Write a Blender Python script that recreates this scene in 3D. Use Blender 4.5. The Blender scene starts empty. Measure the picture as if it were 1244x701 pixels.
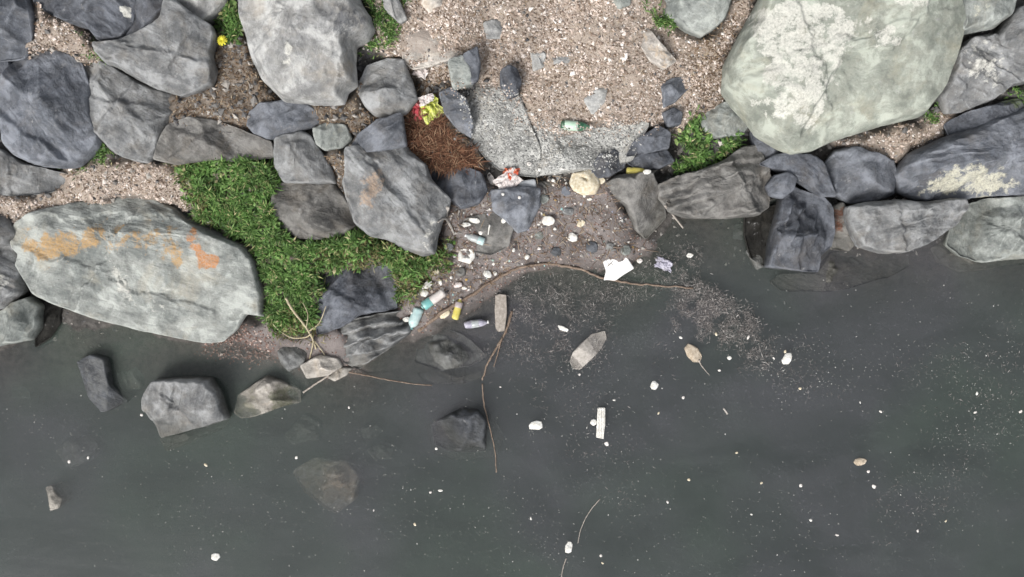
import bpy, math, random
import numpy as np
from mathutils import Vector
from mathutils.geometry import delaunay_2d_cdt

# ------------------------------------------------------------------ camera, world, sun, exposure
sc = bpy.context.scene
CAM_H = 12.0            # drone height over the water, metres; 100 photo pixels = 1 m on the water
cam_d = bpy.data.cameras.new('camera'); cam = bpy.data.objects.new('camera', cam_d)
sc.collection.objects.link(cam); cam.location = (0, 0, CAM_H); cam.rotation_euler = (0, 0, 0)
cam_d.sensor_width = 36; cam_d.lens = 36 * CAM_H / 12.44; cam_d.clip_end = 500
sc.camera = cam

SUN_EL, SUN_AZ = math.radians(48), math.radians(214)    # azimuth clockwise from +Y (top of the picture)
w = bpy.data.worlds.new('World'); sc.world = w; w.use_nodes = True
nt = w.node_tree; nt.nodes.clear()
sky = nt.nodes.new('ShaderNodeTexSky'); sky.sky_type = 'NISHITA'; sky.sun_disc = False
sky.sun_elevation = SUN_EL; sky.sun_rotation = SUN_AZ; sky.dust_density = 4.0; sky.air_density = 1.0
hs = nt.nodes.new('ShaderNodeHueSaturation'); hs.inputs['Saturation'].default_value = 0.22   # thin overcast: a greyer sky
bg = nt.nodes.new('ShaderNodeBackground'); bg.inputs['Strength'].default_value = 0.10
wo = nt.nodes.new('ShaderNodeOutputWorld')
nt.links.new(sky.outputs[0], hs.inputs['Color']); nt.links.new(hs.outputs[0], bg.inputs[0]); nt.links.new(bg.outputs[0], wo.inputs[0])
sun_d = bpy.data.lights.new('sun', 'SUN'); sun_d.energy = 1.45; sun_d.angle = math.radians(20); sun_d.color = (1.0, 0.965, 0.92)
sun = bpy.data.objects.new('sun', sun_d); sc.collection.objects.link(sun)
sd = Vector((math.sin(SUN_AZ) * math.cos(SUN_EL), math.cos(SUN_AZ) * math.cos(SUN_EL), math.sin(SUN_EL)))
sun.rotation_euler = sd.to_track_quat('Z', 'Y').to_euler(); sun.location = sd * 30
vs = sc.view_settings
vs.view_transform = 'Standard'; vs.look = 'None'; vs.gamma = 1.0; vs.use_curve_mapping = False
vs.exposure = 0.82
sc.cycles.use_denoising = True
sc.cycles.max_bounces = 8; sc.cycles.diffuse_bounces = 3; sc.cycles.volume_bounces = 1
sc.cycles.transparent_max_bounces = 12

# ------------------------------------------------------------------ helpers
COL = sc.collection
K = 0.01
def P(px, py, z=0.0):
    s = K * (CAM_H - z) / CAM_H
    return ((px - 622.0) * s, (350.5 - py) * s, z)
def PA(pts, z):
    pts = np.asarray(pts, float); z = np.asarray(z, float)
    s = K * (CAM_H - z) / CAM_H
    return np.stack([(pts[:, 0] - 622.0) * s, (350.5 - pts[:, 1]) * s], 1)
def TOPX(x, y, z=0.0):
    s = K * (CAM_H - z) / CAM_H
    return x / s + 622.0, 350.5 - y / s

def _h(i, j, k, seed):
    n = (i * 374761393 + j * 668265263 + k * 2147483647 + seed * 1274126177) & 0xFFFFFFFF
    n = ((n ^ (n >> 13)) * 1274126177) & 0xFFFFFFFF
    n = n ^ (n >> 16)
    return (n & 0xFFFFFF).astype(np.float64) / 0xFFFFFF * 2 - 1
def noise3(x, y, z, seed=0):
    xi = np.floor(x).astype(np.int64); yi = np.floor(y).astype(np.int64); zi = np.floor(z).astype(np.int64)
    fx = x - xi; fy = y - yi; fz = z - zi
    ux = fx * fx * fx * (fx * (fx * 6 - 15) + 10); uy = fy * fy * fy * (fy * (fy * 6 - 15) + 10); uz = fz * fz * fz * (fz * (fz * 6 - 15) + 10)
    r = 0
    for a in (0, 1):
        wa = ux if a else 1 - ux
        for b in (0, 1):
            wb = uy if b else 1 - uy
            for c in (0, 1):
                wc = uz if c else 1 - uz
                r = r + wa * wb * wc * _h(xi + a, yi + b, zi + c, seed)
    return r
def fbm(x, y, z=None, seed=0, octv=4, gain=0.5):
    if z is None: z = np.zeros_like(x)
    r = 0; amp = 1.0; f = 1.0
    for o in range(octv):
        r = r + amp * noise3(x * f + 17.3 * o, y * f + 5.1 * o, z * f + 9.7 * o, seed + o * 31)
        amp *= gain; f *= 2.03
    return r
def sstep(a, b, x):
    t = np.clip((x - a) / (b - a), 0, 1)
    return t * t * (3 - 2 * t)
def poly_sd(x, y, poly):
    """signed distance to a polygon, positive inside (any units)"""
    poly = np.asarray(poly, float); n = len(poly)
    d2 = np.full(x.shape, 1e18); ins = np.zeros(x.shape, bool)
    for i in range(n):
        ax, ay = poly[i]; bx, by = poly[(i + 1) % n]
        ex, ey = bx - ax, by - ay
        l2 = ex * ex + ey * ey + 1e-12
        t = np.clip(((x - ax) * ex + (y - ay) * ey) / l2, 0, 1)
        dx = x - ax - t * ex; dy = y - ay - t * ey
        d2 = np.minimum(d2, dx * dx + dy * dy)
        c = ((ay > y) != (by > y))
        xx = ax + (y - ay) * ex / (ey if abs(ey) > 1e-12 else 1e-12)
        ins ^= c & (x < xx)
    d = np.sqrt(d2)
    return np.where(ins, d, -d)

def mesh_np(name, verts, faces, mat=None, smooth=True, attrs=None):
    """faces: list of int arrays (n,3) or (n,4)"""
    me = bpy.data.meshes.new(name)
    verts = np.asarray(verts, np.float32)
    me.vertices.add(len(verts)); me.vertices.foreach_set('co', verts.ravel())
    fl = [np.asarray(f, np.int32) for f in faces if len(f)]
    tot = sum(f.size for f in fl); npoly = sum(len(f) for f in fl)
    me.loops.add(tot); me.polygons.add(npoly)
    me.loops.foreach_set('vertex_index', np.concatenate([f.ravel() for f in fl]))
    starts = []; s = 0
    for f in fl:
        starts.append(s + np.arange(len(f)) * f.shape[1]); s += f.size
    me.polygons.foreach_set('loop_start', np.concatenate(starts).astype(np.int32))
    me.polygons.foreach_set('use_smooth', np.full(npoly, smooth))
    me.update(calc_edges=True)
    if attrs:
        for an, av in attrs.items():
            av = np.asarray(av, np.float32)
            if av.ndim == 1:
                at = me.attributes.new(an, 'FLOAT', 'POINT'); at.data.foreach_set('value', av)
            else:
                at = me.attributes.new(an, 'FLOAT_COLOR', 'POINT'); at.data.foreach_set('color', av.ravel())
    me.validate()
    if mat: me.materials.append(mat)
    return me
def link(name, me, parent=None, loc=None, label=None, cat=None, group=None, kind=None):
    o = bpy.data.objects.new(name, me); COL.objects.link(o)
    if loc is not None: o.location = loc
    if parent is not None: o.parent = parent
    if label: o['label'] = label
    if cat: o['category'] = cat
    if group: o['group'] = group
    if kind: o['kind'] = kind
    return o

# ------------------------------------------------------------------ materials
class NT:
    def __init__(s, name):
        s.m = bpy.data.materials.new(name); s.m.use_nodes = True
        s.t = s.m.node_tree; s.t.nodes.clear()
        s.out = s.n('ShaderNodeOutputMaterial')
    def n(s, typ, **kw):
        nd = s.t.nodes.new(typ)
        for k, v in kw.items(): setattr(nd, k, v)
        return nd
    def set(s, sock, v):
        if isinstance(v, bpy.types.NodeSocket): s.t.links.new(v, sock)
        elif v is not None:
            if sock.type == 'RGBA' and len(v) == 3: v = (*v, 1)
            sock.default_value = v
    def noise(s, vec, scale, detail=4, rough=0.5, dist=0.0):
        nd = s.n('ShaderNodeTexNoise'); s.set(nd.inputs['Vector'], vec)
        nd.inputs['Scale'].default_value = scale; nd.inputs['Detail'].default_value = detail
        nd.inputs['Roughness'].default_value = rough; nd.inputs['Distortion'].default_value = dist
        return nd.outputs['Fac']
    def mr(s, v, a, b, c=0.0, d=1.0):
        nd = s.n('ShaderNodeMapRange'); s.set(nd.inputs[0], v)
        for i, q in enumerate((a, b, c, d)): nd.inputs[1 + i].default_value = q
        return nd.outputs[0]
    def math(s, op, a, b=0.5):
        nd = s.n('ShaderNodeMath', operation=op); s.set(nd.inputs[0], a); s.set(nd.inputs[1], b); return nd.outputs[0]
    def mix(s, f, a, b, blend='MIX'):
        nd = s.n('ShaderNodeMix', data_type='RGBA', blend_type=blend); s.set(nd.inputs[0], f); s.set(nd.inputs[6], a); s.set(nd.inputs[7], b); return nd.outputs[2]
    def ramp(s, f, stops):
        nd = s.n('ShaderNodeValToRGB'); s.set(nd.inputs[0], f)
        el = nd.color_ramp.elements
        while len(el) < len(stops): el.new(0.5)
        for e, (p, c) in zip(el, stops): e.position = p; e.color = (*c, 1)
        return nd.outputs[0]
    def bump(s, h, strength, dist, normal=None):
        nd = s.n('ShaderNodeBump'); s.set(nd.inputs['Height'], h); nd.inputs['Strength'].default_value = strength; nd.inputs['Distance'].default_value = dist
        if normal is not None: s.set(nd.inputs['Normal'], normal)
        return nd.outputs[0]
    def bsdf(s, col, rough=0.9, normal=None, spec=0.3, trans=0.0, sss=None, alpha=None):
        b = s.n('ShaderNodeBsdfPrincipled')
        s.set(b.inputs['Base Color'], col); s.set(b.inputs['Roughness'], rough); s.set(b.inputs['Specular IOR Level'], spec)
        if normal is not None: s.set(b.inputs['Normal'], normal)
        if trans: b.inputs['Transmission Weight'].default_value = trans
        if alpha is not None: s.set(b.inputs['Alpha'], alpha)
        s.t.links.new(b.outputs[0], s.out.inputs[0]); return s.m
    def wetness(s, pos_z, hi=0.10):
        return s.mr(pos_z, hi, hi - 0.10)

def rock_material(name, c1, c2, c3, strata=(1, 1, 1), vein=0.25, fleck=0.35, bump=0.6, wet=True):
    s = NT(name)
    tc = s.n('ShaderNodeTexCoord'); oi = s.n('ShaderNodeObjectInfo')
    off = s.n('ShaderNodeVectorMath', operation='SCALE'); off.inputs[0].default_value = (31.0, 17.0, 7.0); s.set(off.inputs['Scale'], oi.outputs['Random'])
    add = s.n('ShaderNodeVectorMath', operation='ADD'); s.set(add.inputs[0], tc.outputs['Object']); s.set(add.inputs[1], off.outputs[0])
    v = add.outputs[0]
    at = s.n('ShaderNodeAttribute', attribute_name='strata')          # strata-aligned coordinates carried by the mesh
    big = s.noise(v, 1.6, 5, 0.55, 0.4)
    mid = s.noise(v, 7.0, 7, 0.62, 0.3)
    fine = s.noise(v, 42.0, 5, 0.7)
    sv = s.noise(at.outputs['Vector'], 1.0, 6, 0.6, 0.35)
    col = s.mix(s.mr(big, 0.34, 0.68), c1, c2)
    col = s.mix(s.mr(mid, 0.40, 0.72, 0, 0.75), col, c3)
    col = s.mix(s.math('MULTIPLY', s.mr(sv, 0.55, 0.75), vein), col, tuple(min(1, 1.75 * q + 0.3 * min(q, 0.13)) for q in c2))
    col = s.mix(s.math('MULTIPLY', s.mr(sv, 0.42, 0.25), 0.32), col, tuple(0.45 * q for q in c1))
    col = s.mix(s.math('MULTIPLY', s.mr(fine, 0.58, 0.74), fleck), col, tuple(min(1, 2.1 * q + 0.35 * min(q, 0.14)) for q in c2))
    col = s.mix(s.math('MULTIPLY', s.mr(fine, 0.44, 0.30), 0.55), col, tuple(0.4 * q for q in c1))
    pat = s.noise(v, 3.3, 12, 0.66, 0.25)
    col = s.mix(s.mr(pat, 0.50, 0.60, 0, 0.7), col, tuple(min(1, 1.55 * q) for q in c2))
    col = s.mix(s.mr(pat, 0.47, 0.38, 0, 0.7), col, tuple(0.62 * q for q in c1))
    tint = s.mr(oi.outputs['Random'], 0, 1, 0.86, 1.14)
    tn = s.n('ShaderNodeVectorMath', operation='SCALE'); s.set(tn.inputs[0], col); s.set(tn.inputs['Scale'], tint); col = tn.outputs[0]
    brn = s.mr(s.noise(v, 2.4, 9, 0.66, 0.5), 0.52, 0.68, 0, 0.5)
    col = s.mix(brn, col, tuple(q * w for q, w in zip(c2, (1.06, 0.93, 0.78))))
    pg = s.n('ShaderNodeNewGeometry')
    col = s.mix(s.mr(pg.outputs['Pointiness'], 0.515, 0.57, 0, 0.5), col, tuple(min(1, 1.7 * q) for q in c2))     # worn, pale arrises
    st = s.n('ShaderNodeAttribute', attribute_name='stain')
    brk = s.math('MULTIPLY', s.math('SUBTRACT', s.noise(v, 8.0, 12, 0.72, 0.3), 0.5), 4.2)
    stf = s.math('MULTIPLY', s.mr(s.math('ADD', st.outputs['Alpha'], brk), 0.42, 0.80), s.mr(fine, 0.30, 0.60, 0.25, 0.88))
    col = s.mix(stf, col, st.outputs['Color'])
    rough = 0.88
    if wet:
        geo = s.n('ShaderNodeNewGeometry'); sx = s.n('ShaderNodeSeparateXYZ'); s.set(sx.inputs[0], geo.outputs['Position'])
        zz = s.math('ADD', sx.outputs[2], s.mr(mid, 0.2, 0.8, -0.06, 0.06))
        wf = s.mr(zz, 0.24, 0.05)
        wetc = s.mix(0.82, col, s.mix(0.35, s.mix(1.0, col, (0.45, 0.45, 0.44), 'MULTIPLY'), (0.045, 0.045, 0.030)))
        col = s.mix(wf, col, wetc)
        rough = s.mr(wf, 0, 1, 0.88, 0.55)
    hsum = s.math('ADD', s.math('MULTIPLY', fine, 0.35), s.math('ADD', s.math('MULTIPLY', mid, 0.8), s.math('MULTIPLY', sv, 0.9)))
    return s.bsdf(col, rough, s.bump(hsum, bump, 0.045), 0.25)

RM = {
 'blue':   rock_material('rock_blue_grey', (0.085, 0.094, 0.112), (0.150, 0.160, 0.180), (0.115, 0.118, 0.125)),
 'dark':   rock_material('rock_dark_slate', (0.060, 0.066, 0.080), (0.110, 0.118, 0.135), (0.080, 0.082, 0.088)),
 'grey':   rock_material('rock_mid_grey', (0.130, 0.135, 0.140), (0.215, 0.220, 0.222), (0.165, 0.160, 0.150)),
 'light':  rock_material('rock_light_grey', (0.205, 0.208, 0.210), (0.310, 0.312, 0.305), (0.240, 0.235, 0.220)),
 'green':  rock_material('rock_pale_green', (0.228, 0.248, 0.215), (0.292, 0.310, 0.270), (0.255, 0.258, 0.220), vein=0.12, fleck=0.2, bump=0.35),
 'greeng': rock_material('rock_grey_green', (0.165, 0.182, 0.175), (0.255, 0.270, 0.255), (0.190, 0.198, 0.185)),
 'black':  rock_material('rock_black_shade', (0.010, 0.010, 0.009), (0.022, 0.021, 0.019), (0.014, 0.013, 0.011), fleck=0.1, wet=False),  # near-black colour that paints deep shadow into the two gaps
 'greenl': rock_material('rock_light_grey_green', (0.235, 0.255, 0.245), (0.335, 0.350, 0.330), (0.255, 0.262, 0.245)),
 'brown':  rock_material('rock_grey_brown', (0.098, 0.097, 0.093), (0.160, 0.156, 0.148), (0.125, 0.117, 0.108)),
 'pale':   rock_material('rock_pale_beige', (0.330, 0.305, 0.280), (0.500, 0.470, 0.430), (0.380, 0.350, 0.310)),
 'concrete': rock_material('rock_gritty_pale_grey', (0.300, 0.305, 0.295), (0.420, 0.420, 0.400), (0.250, 0.245, 0.230), fleck=0.8, bump=1.0),
}

# ------------------------------------------------------------------ terrain function
SHORE = np.array([(-4000, 470), (-400, 440), (0, 425), (60, 392), (150, 398), (240, 412), (285, 402), (330, 428), (400, 452), (445, 445), (480, 412), (505, 402),
                  (560, 382), (600, 352), (640, 333), (700, 322), (740, 330), (790, 300), (815, 264), (935, 258), (960, 290), (1030, 282), (1130, 272), (1244, 280), (1700, 300), (5000, 340)], float)
GRAVEL = [
 [(462, -30), (800, -30), (822, 30), (850, 48), (880, 40), (900, -30), (920, -30), (915, 20), (886, 70), (880, 122), (850, 137), (832, 160), (815, 158), (790, 150), (740, 152), (690, 165), (640, 152), (630, 112), (580, 100), (550, 105), (500, 92), (488, 72), (470, 70), (452, 62), (450, 20)],
 [(40, -20), (62, 20), (108, 40), (125, 70), (105, 80), (60, 63), (35, 70), (30, 58), (42, 20)],
 [(-30, 236), (60, 234), (80, 214), (110, 192), (165, 194), (205, 196), (218, 215), (242, 252), (220, 257), (185, 244), (140, 243), (60, 258), (20, 276), (15, 262), (-30, 262)],
 [(1010, 174), (1060, 160), (1115, 148), (1145, 134), (1162, 150), (1100, 188), (1085, 197), (1065, 192), (1035, 182)],
]
SOIL = [
 [(258, 40), (300, 40), (310, 80), (345, 124), (305, 140), (300, 165), (215, 192), (208, 150), (214, 116), (256, 100)],
 [(372, 124), (420, 124), (437, 103), (440, 130), (465, 144), (430, 168), (420, 156), (385, 157)],
 [(402, 182), (426, 178), (428, 200), (420, 230), (430, 262), (420, 250), (405, 226), (394, 190)],
 [(835, 60), (905, 10), (885, 80), (880, 125), (850, 135), (838, 100)],
 [(496, 76), (552, 70), (552, 105), (545, 140), (570, 168), (590, 205), (560, 208), (520, 204), (494, 180), (490, 140), (505, 120)],
]
MUD = [
 [(540, 246), (600, 226), (650, 222), (740, 214), (775, 280), (800, 300), (762, 332), (700, 324), (640, 334), (560, 381), (502, 408), (478, 384), (528, 320), (534, 290)],
 [(410, 395), (445, 450), (400, 460), (340, 452), (330, 420), (380, 405)],
 [(255, 398), (290, 396), (335, 390), (345, 430), (320, 452), (290, 440), (240, 424)],
]
GRASS = {
 'bank': [(212, 196), (235, 190), (300, 188), (336, 200), (338, 225), (332, 250), (345, 280), (365, 292), (390, 293), (420, 286), (436, 276), (452, 290), (475, 296), (510, 310), (530, 308), (545, 300), (540, 320), (520, 335), (500, 352), (484, 364), (478, 326), (444, 318), (412, 330), (389, 332), (386, 396), (360, 402), (330, 396), (318, 384), (321, 355), (313, 316), (300, 298), (268, 282), (240, 264)],
 'tip': [(262, 18), (276, -10), (292, -10), (300, 20), (299, 42), (285, 52), (268, 45)],
 'smear': [(440, -15), (500, -15), (492, 10), (485, 30), (478, 65), (455, 68), (438, 62), (452, 40)],
 'wedge': [(836, 150), (850, 140), (856, 158), (872, 166), (896, 164), (898, 178), (880, 192), (850, 206), (828, 214), (818, 200), (834, 185), (830, 165)],
 'top': [(786, 10), (800, 8), (815, 20), (830, 30), (818, 42), (800, 36), (788, 26)],
 'notch': [(82, 206), (95, 198), (116, 180), (122, 172), (140, 182), (150, 192), (130, 198), (105, 200), (92, 212)],
 'seam': [(1118, 142), (1136, 118), (1144, 112), (1150, 130), (1152, 145), (1135, 150)],
 'edge': [(1218, 116), (1235, 106), (1256, 100), (1256, 124), (1230, 128)],
 'crevice': [(100, 42), (112, 46), (124, 66), (130, 78), (118, 74), (108, 58)],
}
RAISED = GRAVEL + SOIL + [GRASS[k] for k in ('bank', 'tip', 'smear', 'wedge', 'top', 'notch', 'seam', 'edge')]
HOLLOW = [[(498, 84), (552, 74), (552, 104), (536, 112), (532, 142), (500, 142), (500, 120)]]
PITS = [[(908, 262), (945, 246), (938, 322), (914, 318)], [(45, 374), (72, 372), (64, 410), (44, 420)]]

def terrain_raw(px, py):
    sh = np.interp(px, SHORE[:, 0], SHORE[:, 1]) + 6 * fbm(px / 40, py / 40, seed=3, octv=3)
    d = (sh - py) / 100.0
    land = 0.03 + 0.23 * np.clip(d, 0, 6) + 0.02 * np.clip(d - 6, 0, 400)
    dd = np.clip(-d, 0, 400)
    bed = -0.03 - 0.30 * np.clip(dd, 0, 0.5) - 0.50 * np.clip(dd - 0.5, 0, 3.2) - 0.05 * np.clip(dd - 3.7, 0, 80)
    return d, np.where(d > 0, land, 0.03 + bed)
def mask(px, py, polys, soft=6.0, rough=5.0):
    m = np.zeros(np.shape(px))
    wob = rough * fbm(px / 14, py / 14, seed=11, octv=3)
    for q in polys:
        q = np.asarray(q, float)
        near = (px > q[:, 0].min() - 30) & (px < q[:, 0].max() + 30) & (py > q[:, 1].min() - 30) & (py < q[:, 1].max() + 30)
        if not near.any(): continue
        s = poly_sd(px[near], py[near], q) + wob[near]
        m[near] = np.maximum(m[near], sstep(-soft, soft, s))
    return m
def terrain(px, py, detail=True):
    """ground height at a photo position"""
    px = np.asarray(px, float); py = np.asarray(py, float)
    d, z = terrain_raw(px, py)
    r = mask(px, py, RAISED, 9)
    m = mask(px, py, MUD, 10)
    z = z - 0.16 * sstep(0.05, 0.5, d) * (1 - r) * (1 - m)
    z = z + 0.05 * r
    z = z + m * (0.025 + 0.035 * fbm(px / 26, py / 26, seed=14, octv=4))
    z = z - 0.13 * mask(px, py, HOLLOW, 6, 3)
    z = z - 0.9 * mask(px, py, PITS, 6, 2)
    g = mask(px, py, [GRASS['bank']], 10)
    z = z + g * (0.06 + 0.05 * fbm(px / 30, py / 30, seed=5, octv=3))
    if detail:
        z = z + 0.022 * fbm(px / 22, py / 22, seed=21, octv=4) * sstep(-1.0, 0.0, d) + 0.05 * fbm(px / 120, py / 120, seed=8, octv=3)
    return z
def tz(px, py, detail=True):
    return float(terrain(np.array([px], float), np.array([py], float), detail)[0])

# ground sheet: fine in view, coarse to the far distance
gx = np.concatenate([[-60, -40, -25, -16, -11, -8.5], np.arange(-7.4, 7.41, 0.032), [8.5, 11, 16, 25, 40, 60]])
gy = np.concatenate([[-60, -40, -25, -16, -10, -7, -5], np.arange(-4.2, 4.4, 0.032), [5, 6, 8, 12, 20, 35, 60]])
X, Y = np.meshgrid(gx, gy)
PXg, PYg = TOPX(X, Y, 0.0)
for _ in range(2):
    Zg = terrain(PXg, PYg); PXg, PYg = TOPX(X, Y, np.clip(Zg, -2, 2))
Zg = terrain(PXg, PYg)
dg, _z = terrain_raw(PXg, PYg)
zone = np.stack([mask(PXg, PYg, GRAVEL, 7), mask(PXg, PYg, SOIL + [GRASS['bank']], 7), mask(PXg, PYg, MUD, 8), np.ones_like(X)], -1)
nx, ny = len(gx), len(gy)
idx = np.arange(nx * ny).reshape(ny, nx)
quads = np.stack([idx[:-1, :-1], idx[:-1, 1:], idx[1:, 1:], idx[1:, :-1]], -1).reshape(-1, 4)

s = NT('shore_ground')
tc = s.n('ShaderNodeTexCoord'); v = tc.outputs['Object']
zn = s.n('ShaderNodeAttribute', attribute_name='zone'); sp = s.n('ShaderNodeSeparateColor'); s.set(sp.inputs[0], zn.outputs['Color'])
n1 = s.noise(v, 2.2, 5, 0.6, 0.3); n2 = s.noise(v, 14, 6, 0.65); n3 = s.noise(v, 70, 4, 0.7)
vor = s.n('ShaderNodeTexVoronoi'); s.set(vor.inputs['Vector'], v); vor.inputs['Scale'].default_value = 55
base = s.mix(s.mr(n2, 0.35, 0.65), (0.055, 0.054, 0.052), (0.130, 0.124, 0.118))
base = s.mix(s.mr(n1, 0.5, 0.7, 0, 0.5), base, (0.17, 0.158, 0.148))
grav = s.mix(s.mr(n1, 0.35, 0.65), (0.265, 0.218, 0.180), (0.395, 0.335, 0.288))
grav = s.mix(s.mr(n2, 0.5, 0.75, 0, 0.7), grav, (0.40, 0.34, 0.28))
grav = s.mix(s.math('MULTIPLY', s.mr(vor.outputs['Color'], 0.55, 0.8), 0.6), grav, (0.46, 0.39, 0.325))
grav = s.mix(s.mr(n3, 0.42, 0.30, 0, 0.7), grav, (0.10, 0.08, 0.065))
soil = s.mix(s.mr(n2, 0.35, 0.65), (0.110, 0.088, 0.068), (0.235, 0.200, 0.168))
soil = s.mix(s.mr(n3, 0.52, 0.70, 0, 0.6), soil, (0.30, 0.26, 0.22))
mud = s.mix(s.mr(n1, 0.3, 0.7), (0.155, 0.138, 0.132), (0.235, 0.208, 0.200))
mud = s.mix(s.mr(n3, 0.55, 0.72, 0, 0.5), mud, (0.32, 0.28, 0.26))
col = s.mix(sp.outputs[2], base, mud); col = s.mix(sp.outputs[1], col, soil); col = s.mix(sp.outputs[0], col, grav)
geo = s.n('ShaderNodeNewGeometry'); sx = s.n('ShaderNodeSeparateXYZ'); s.set(sx.inputs[0], geo.outputs['Position'])
wet = s.mr(s.math('ADD', sx.outputs[2], s.mr(n2, 0.2, 0.8, -0.03, 0.03)), 0.10, 0.0)
col = s.mix(wet, col, s.mix(1.0, col, (0.70, 0.67, 0.65), 'MULTIPLY'))
hh = s.math('ADD', n2, s.math('MULTIPLY', n3, 0.6))
ground_mat = s.bsdf(col, s.mr(wet, 0, 1, 0.95, 0.6), s.bump(hh, 0.7, 0.03), 0.2)
gme = mesh_np('ground', np.stack([X, Y, Zg], -1).reshape(-1, 3), [quads], ground_mat, True, {'zone': zone.reshape(-1, 4)})
link('ground', gme, kind='structure')

# ------------------------------------------------------------------ water: a murky body, one closed box
s = NT('murky_water')
tc = s.n('ShaderNodeTexCoord')
mp = s.n('ShaderNodeMapping'); s.set(mp.inputs[0], tc.outputs['Object']); mp.inputs['Scale'].default_value = (0.7, 2.2, 1)
rip = s.math('ADD', s.noise(mp.outputs[0], 3.0, 4, 0.55, 0.2), s.math('MULTIPLY', s.noise(tc.outputs['Object'], 16, 3, 0.5), 0.15))
bmp = s.bump(rip, 0.12, 0.03)
tr = s.n('ShaderNodeBsdfTransparent'); gl = s.n('ShaderNodeBsdfGlossy'); gl.inputs['Roughness'].default_value = 0.18
s.set(gl.inputs['Normal'], bmp)
fr = s.n('ShaderNodeFresnel'); fr.inputs['IOR'].default_value = 1.34; s.set(fr.inputs['Normal'], bmp)
mx = s.n('ShaderNodeMixShader'); s.set(mx.inputs[0], fr.outputs[0]); s.set(mx.inputs[1], tr.outputs[0]); s.set(mx.inputs[2], gl.outputs[0])
film = s.n('ShaderNodeBsdfDiffuse'); s.set(film.inputs['Color'], s.mix(s.mr(s.noise(tc.outputs['Object'], 0.35, 3, 0.5), 0.42, 0.58), (0.155, 0.205, 0.165), (0.195, 0.19, 0.215)))      # silt film whose patches also paint in sky-reflection and depth tones
mp2 = s.n('ShaderNodeMapping'); s.set(mp2.inputs[0], tc.outputs['Object']); mp2.inputs['Scale'].default_value = (0.5, 0.9, 1); mp2.inputs['Rotation'].default_value = (0, 0, 0.5)
fl1 = s.mr(s.noise(mp2.outputs[0], 1.5, 6, 0.6, 0.4), 0.30, 0.75, 0.02, 0.20)
fl2 = s.math('MULTIPLY', s.mr(s.noise(tc.outputs['Object'], 30, 4, 0.7), 0.57, 0.72, 0, 0.5), s.mr(s.noise(mp2.outputs[0], 1.6, 4, 0.6, 0.5), 0.42, 0.68))
mxf = s.n('ShaderNodeMixShader'); s.set(mxf.inputs[0], s.math('ADD', fl1, fl2)); s.set(mxf.inputs[1], mx.outputs[0]); s.set(mxf.inputs[2], film.outputs[0])
s.t.links.new(mxf.outputs[0], s.out.inputs[0])
vab = s.n('ShaderNodeVolumeAbsorption'); vab.inputs['Color'].default_value = (0.38, 0.445, 0.435, 1); vab.inputs['Density'].default_value = 3.0
vsc = s.n('ShaderNodeVolumeScatter'); vsc.inputs['Color'].default_value = (0.88, 0.98, 1.0, 1); vsc.inputs['Density'].default_value = 1.0
va = s.n('ShaderNodeAddShader'); s.set(va.inputs[0], vab.outputs[0]); s.set(va.inputs[1], vsc.outputs[0])
s.t.links.new(va.outputs[0], s.out.inputs[1])
water_mat = s.m
bx = [(-55, -55, -9), (55, -55, -9), (55, 20, -9), (-55, 20, -9), (-55, -55, 0), (55, -55, 0), (55, 20, 0), (-55, 20, 0)]
wme = mesh_np('water', bx, [[(3, 2, 1, 0), (4, 5, 6, 7), (0, 1, 5, 4), (1, 2, 6, 5), (2, 3, 7, 6), (3, 0, 4, 7)]], water_mat, False)
link('water', wme, kind='structure')

# ------------------------------------------------------------------ rock builder
def chaikin(p, n=1, q=0.2):
    p = np.asarray(p, float)
    for _ in range(n):
        a = p; b = np.roll(p, -1, 0)
        p = np.stack([a * (1 - q) + b * q, a * q + b * (1 - q)], 1).reshape(-1, 2)
    return p
def resample(p, sp):
    e = np.roll(p, -1, 0) - p; l = np.hypot(e[:, 0], e[:, 1]); cum = np.concatenate([[0], np.cumsum(l)])
    n = max(20, int(cum[-1] / sp)); t = np.arange(n) / n * cum[-1]
    q = np.concatenate([p, p[:1]])
    return np.stack([np.interp(t, cum, q[:, 0]), np.interp(t, cum, q[:, 1])], 1)
def area(p):
    a = p; b = np.roll(p, -1, 0)
    return 0.5 * np.sum(a[:, 0] * b[:, 1] - b[:, 0] * a[:, 1])
def star_centre(p, rng):
    lo, hi = p.min(0), p.max(0)
    c = lo + rng.random((1500, 2)) * (hi - lo)
    a = p; e = np.roll(p, -1, 0) - p; l = np.hypot(e[:, 0], e[:, 1]) + 1e-9
    sgn = (e[None, :, 0] * (c[:, None, 1] - a[None, :, 1]) - e[None, :, 1] * (c[:, None, 0] - a[None, :, 0])) / l
    return c[np.argmax(sgn.min(1))]

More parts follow.
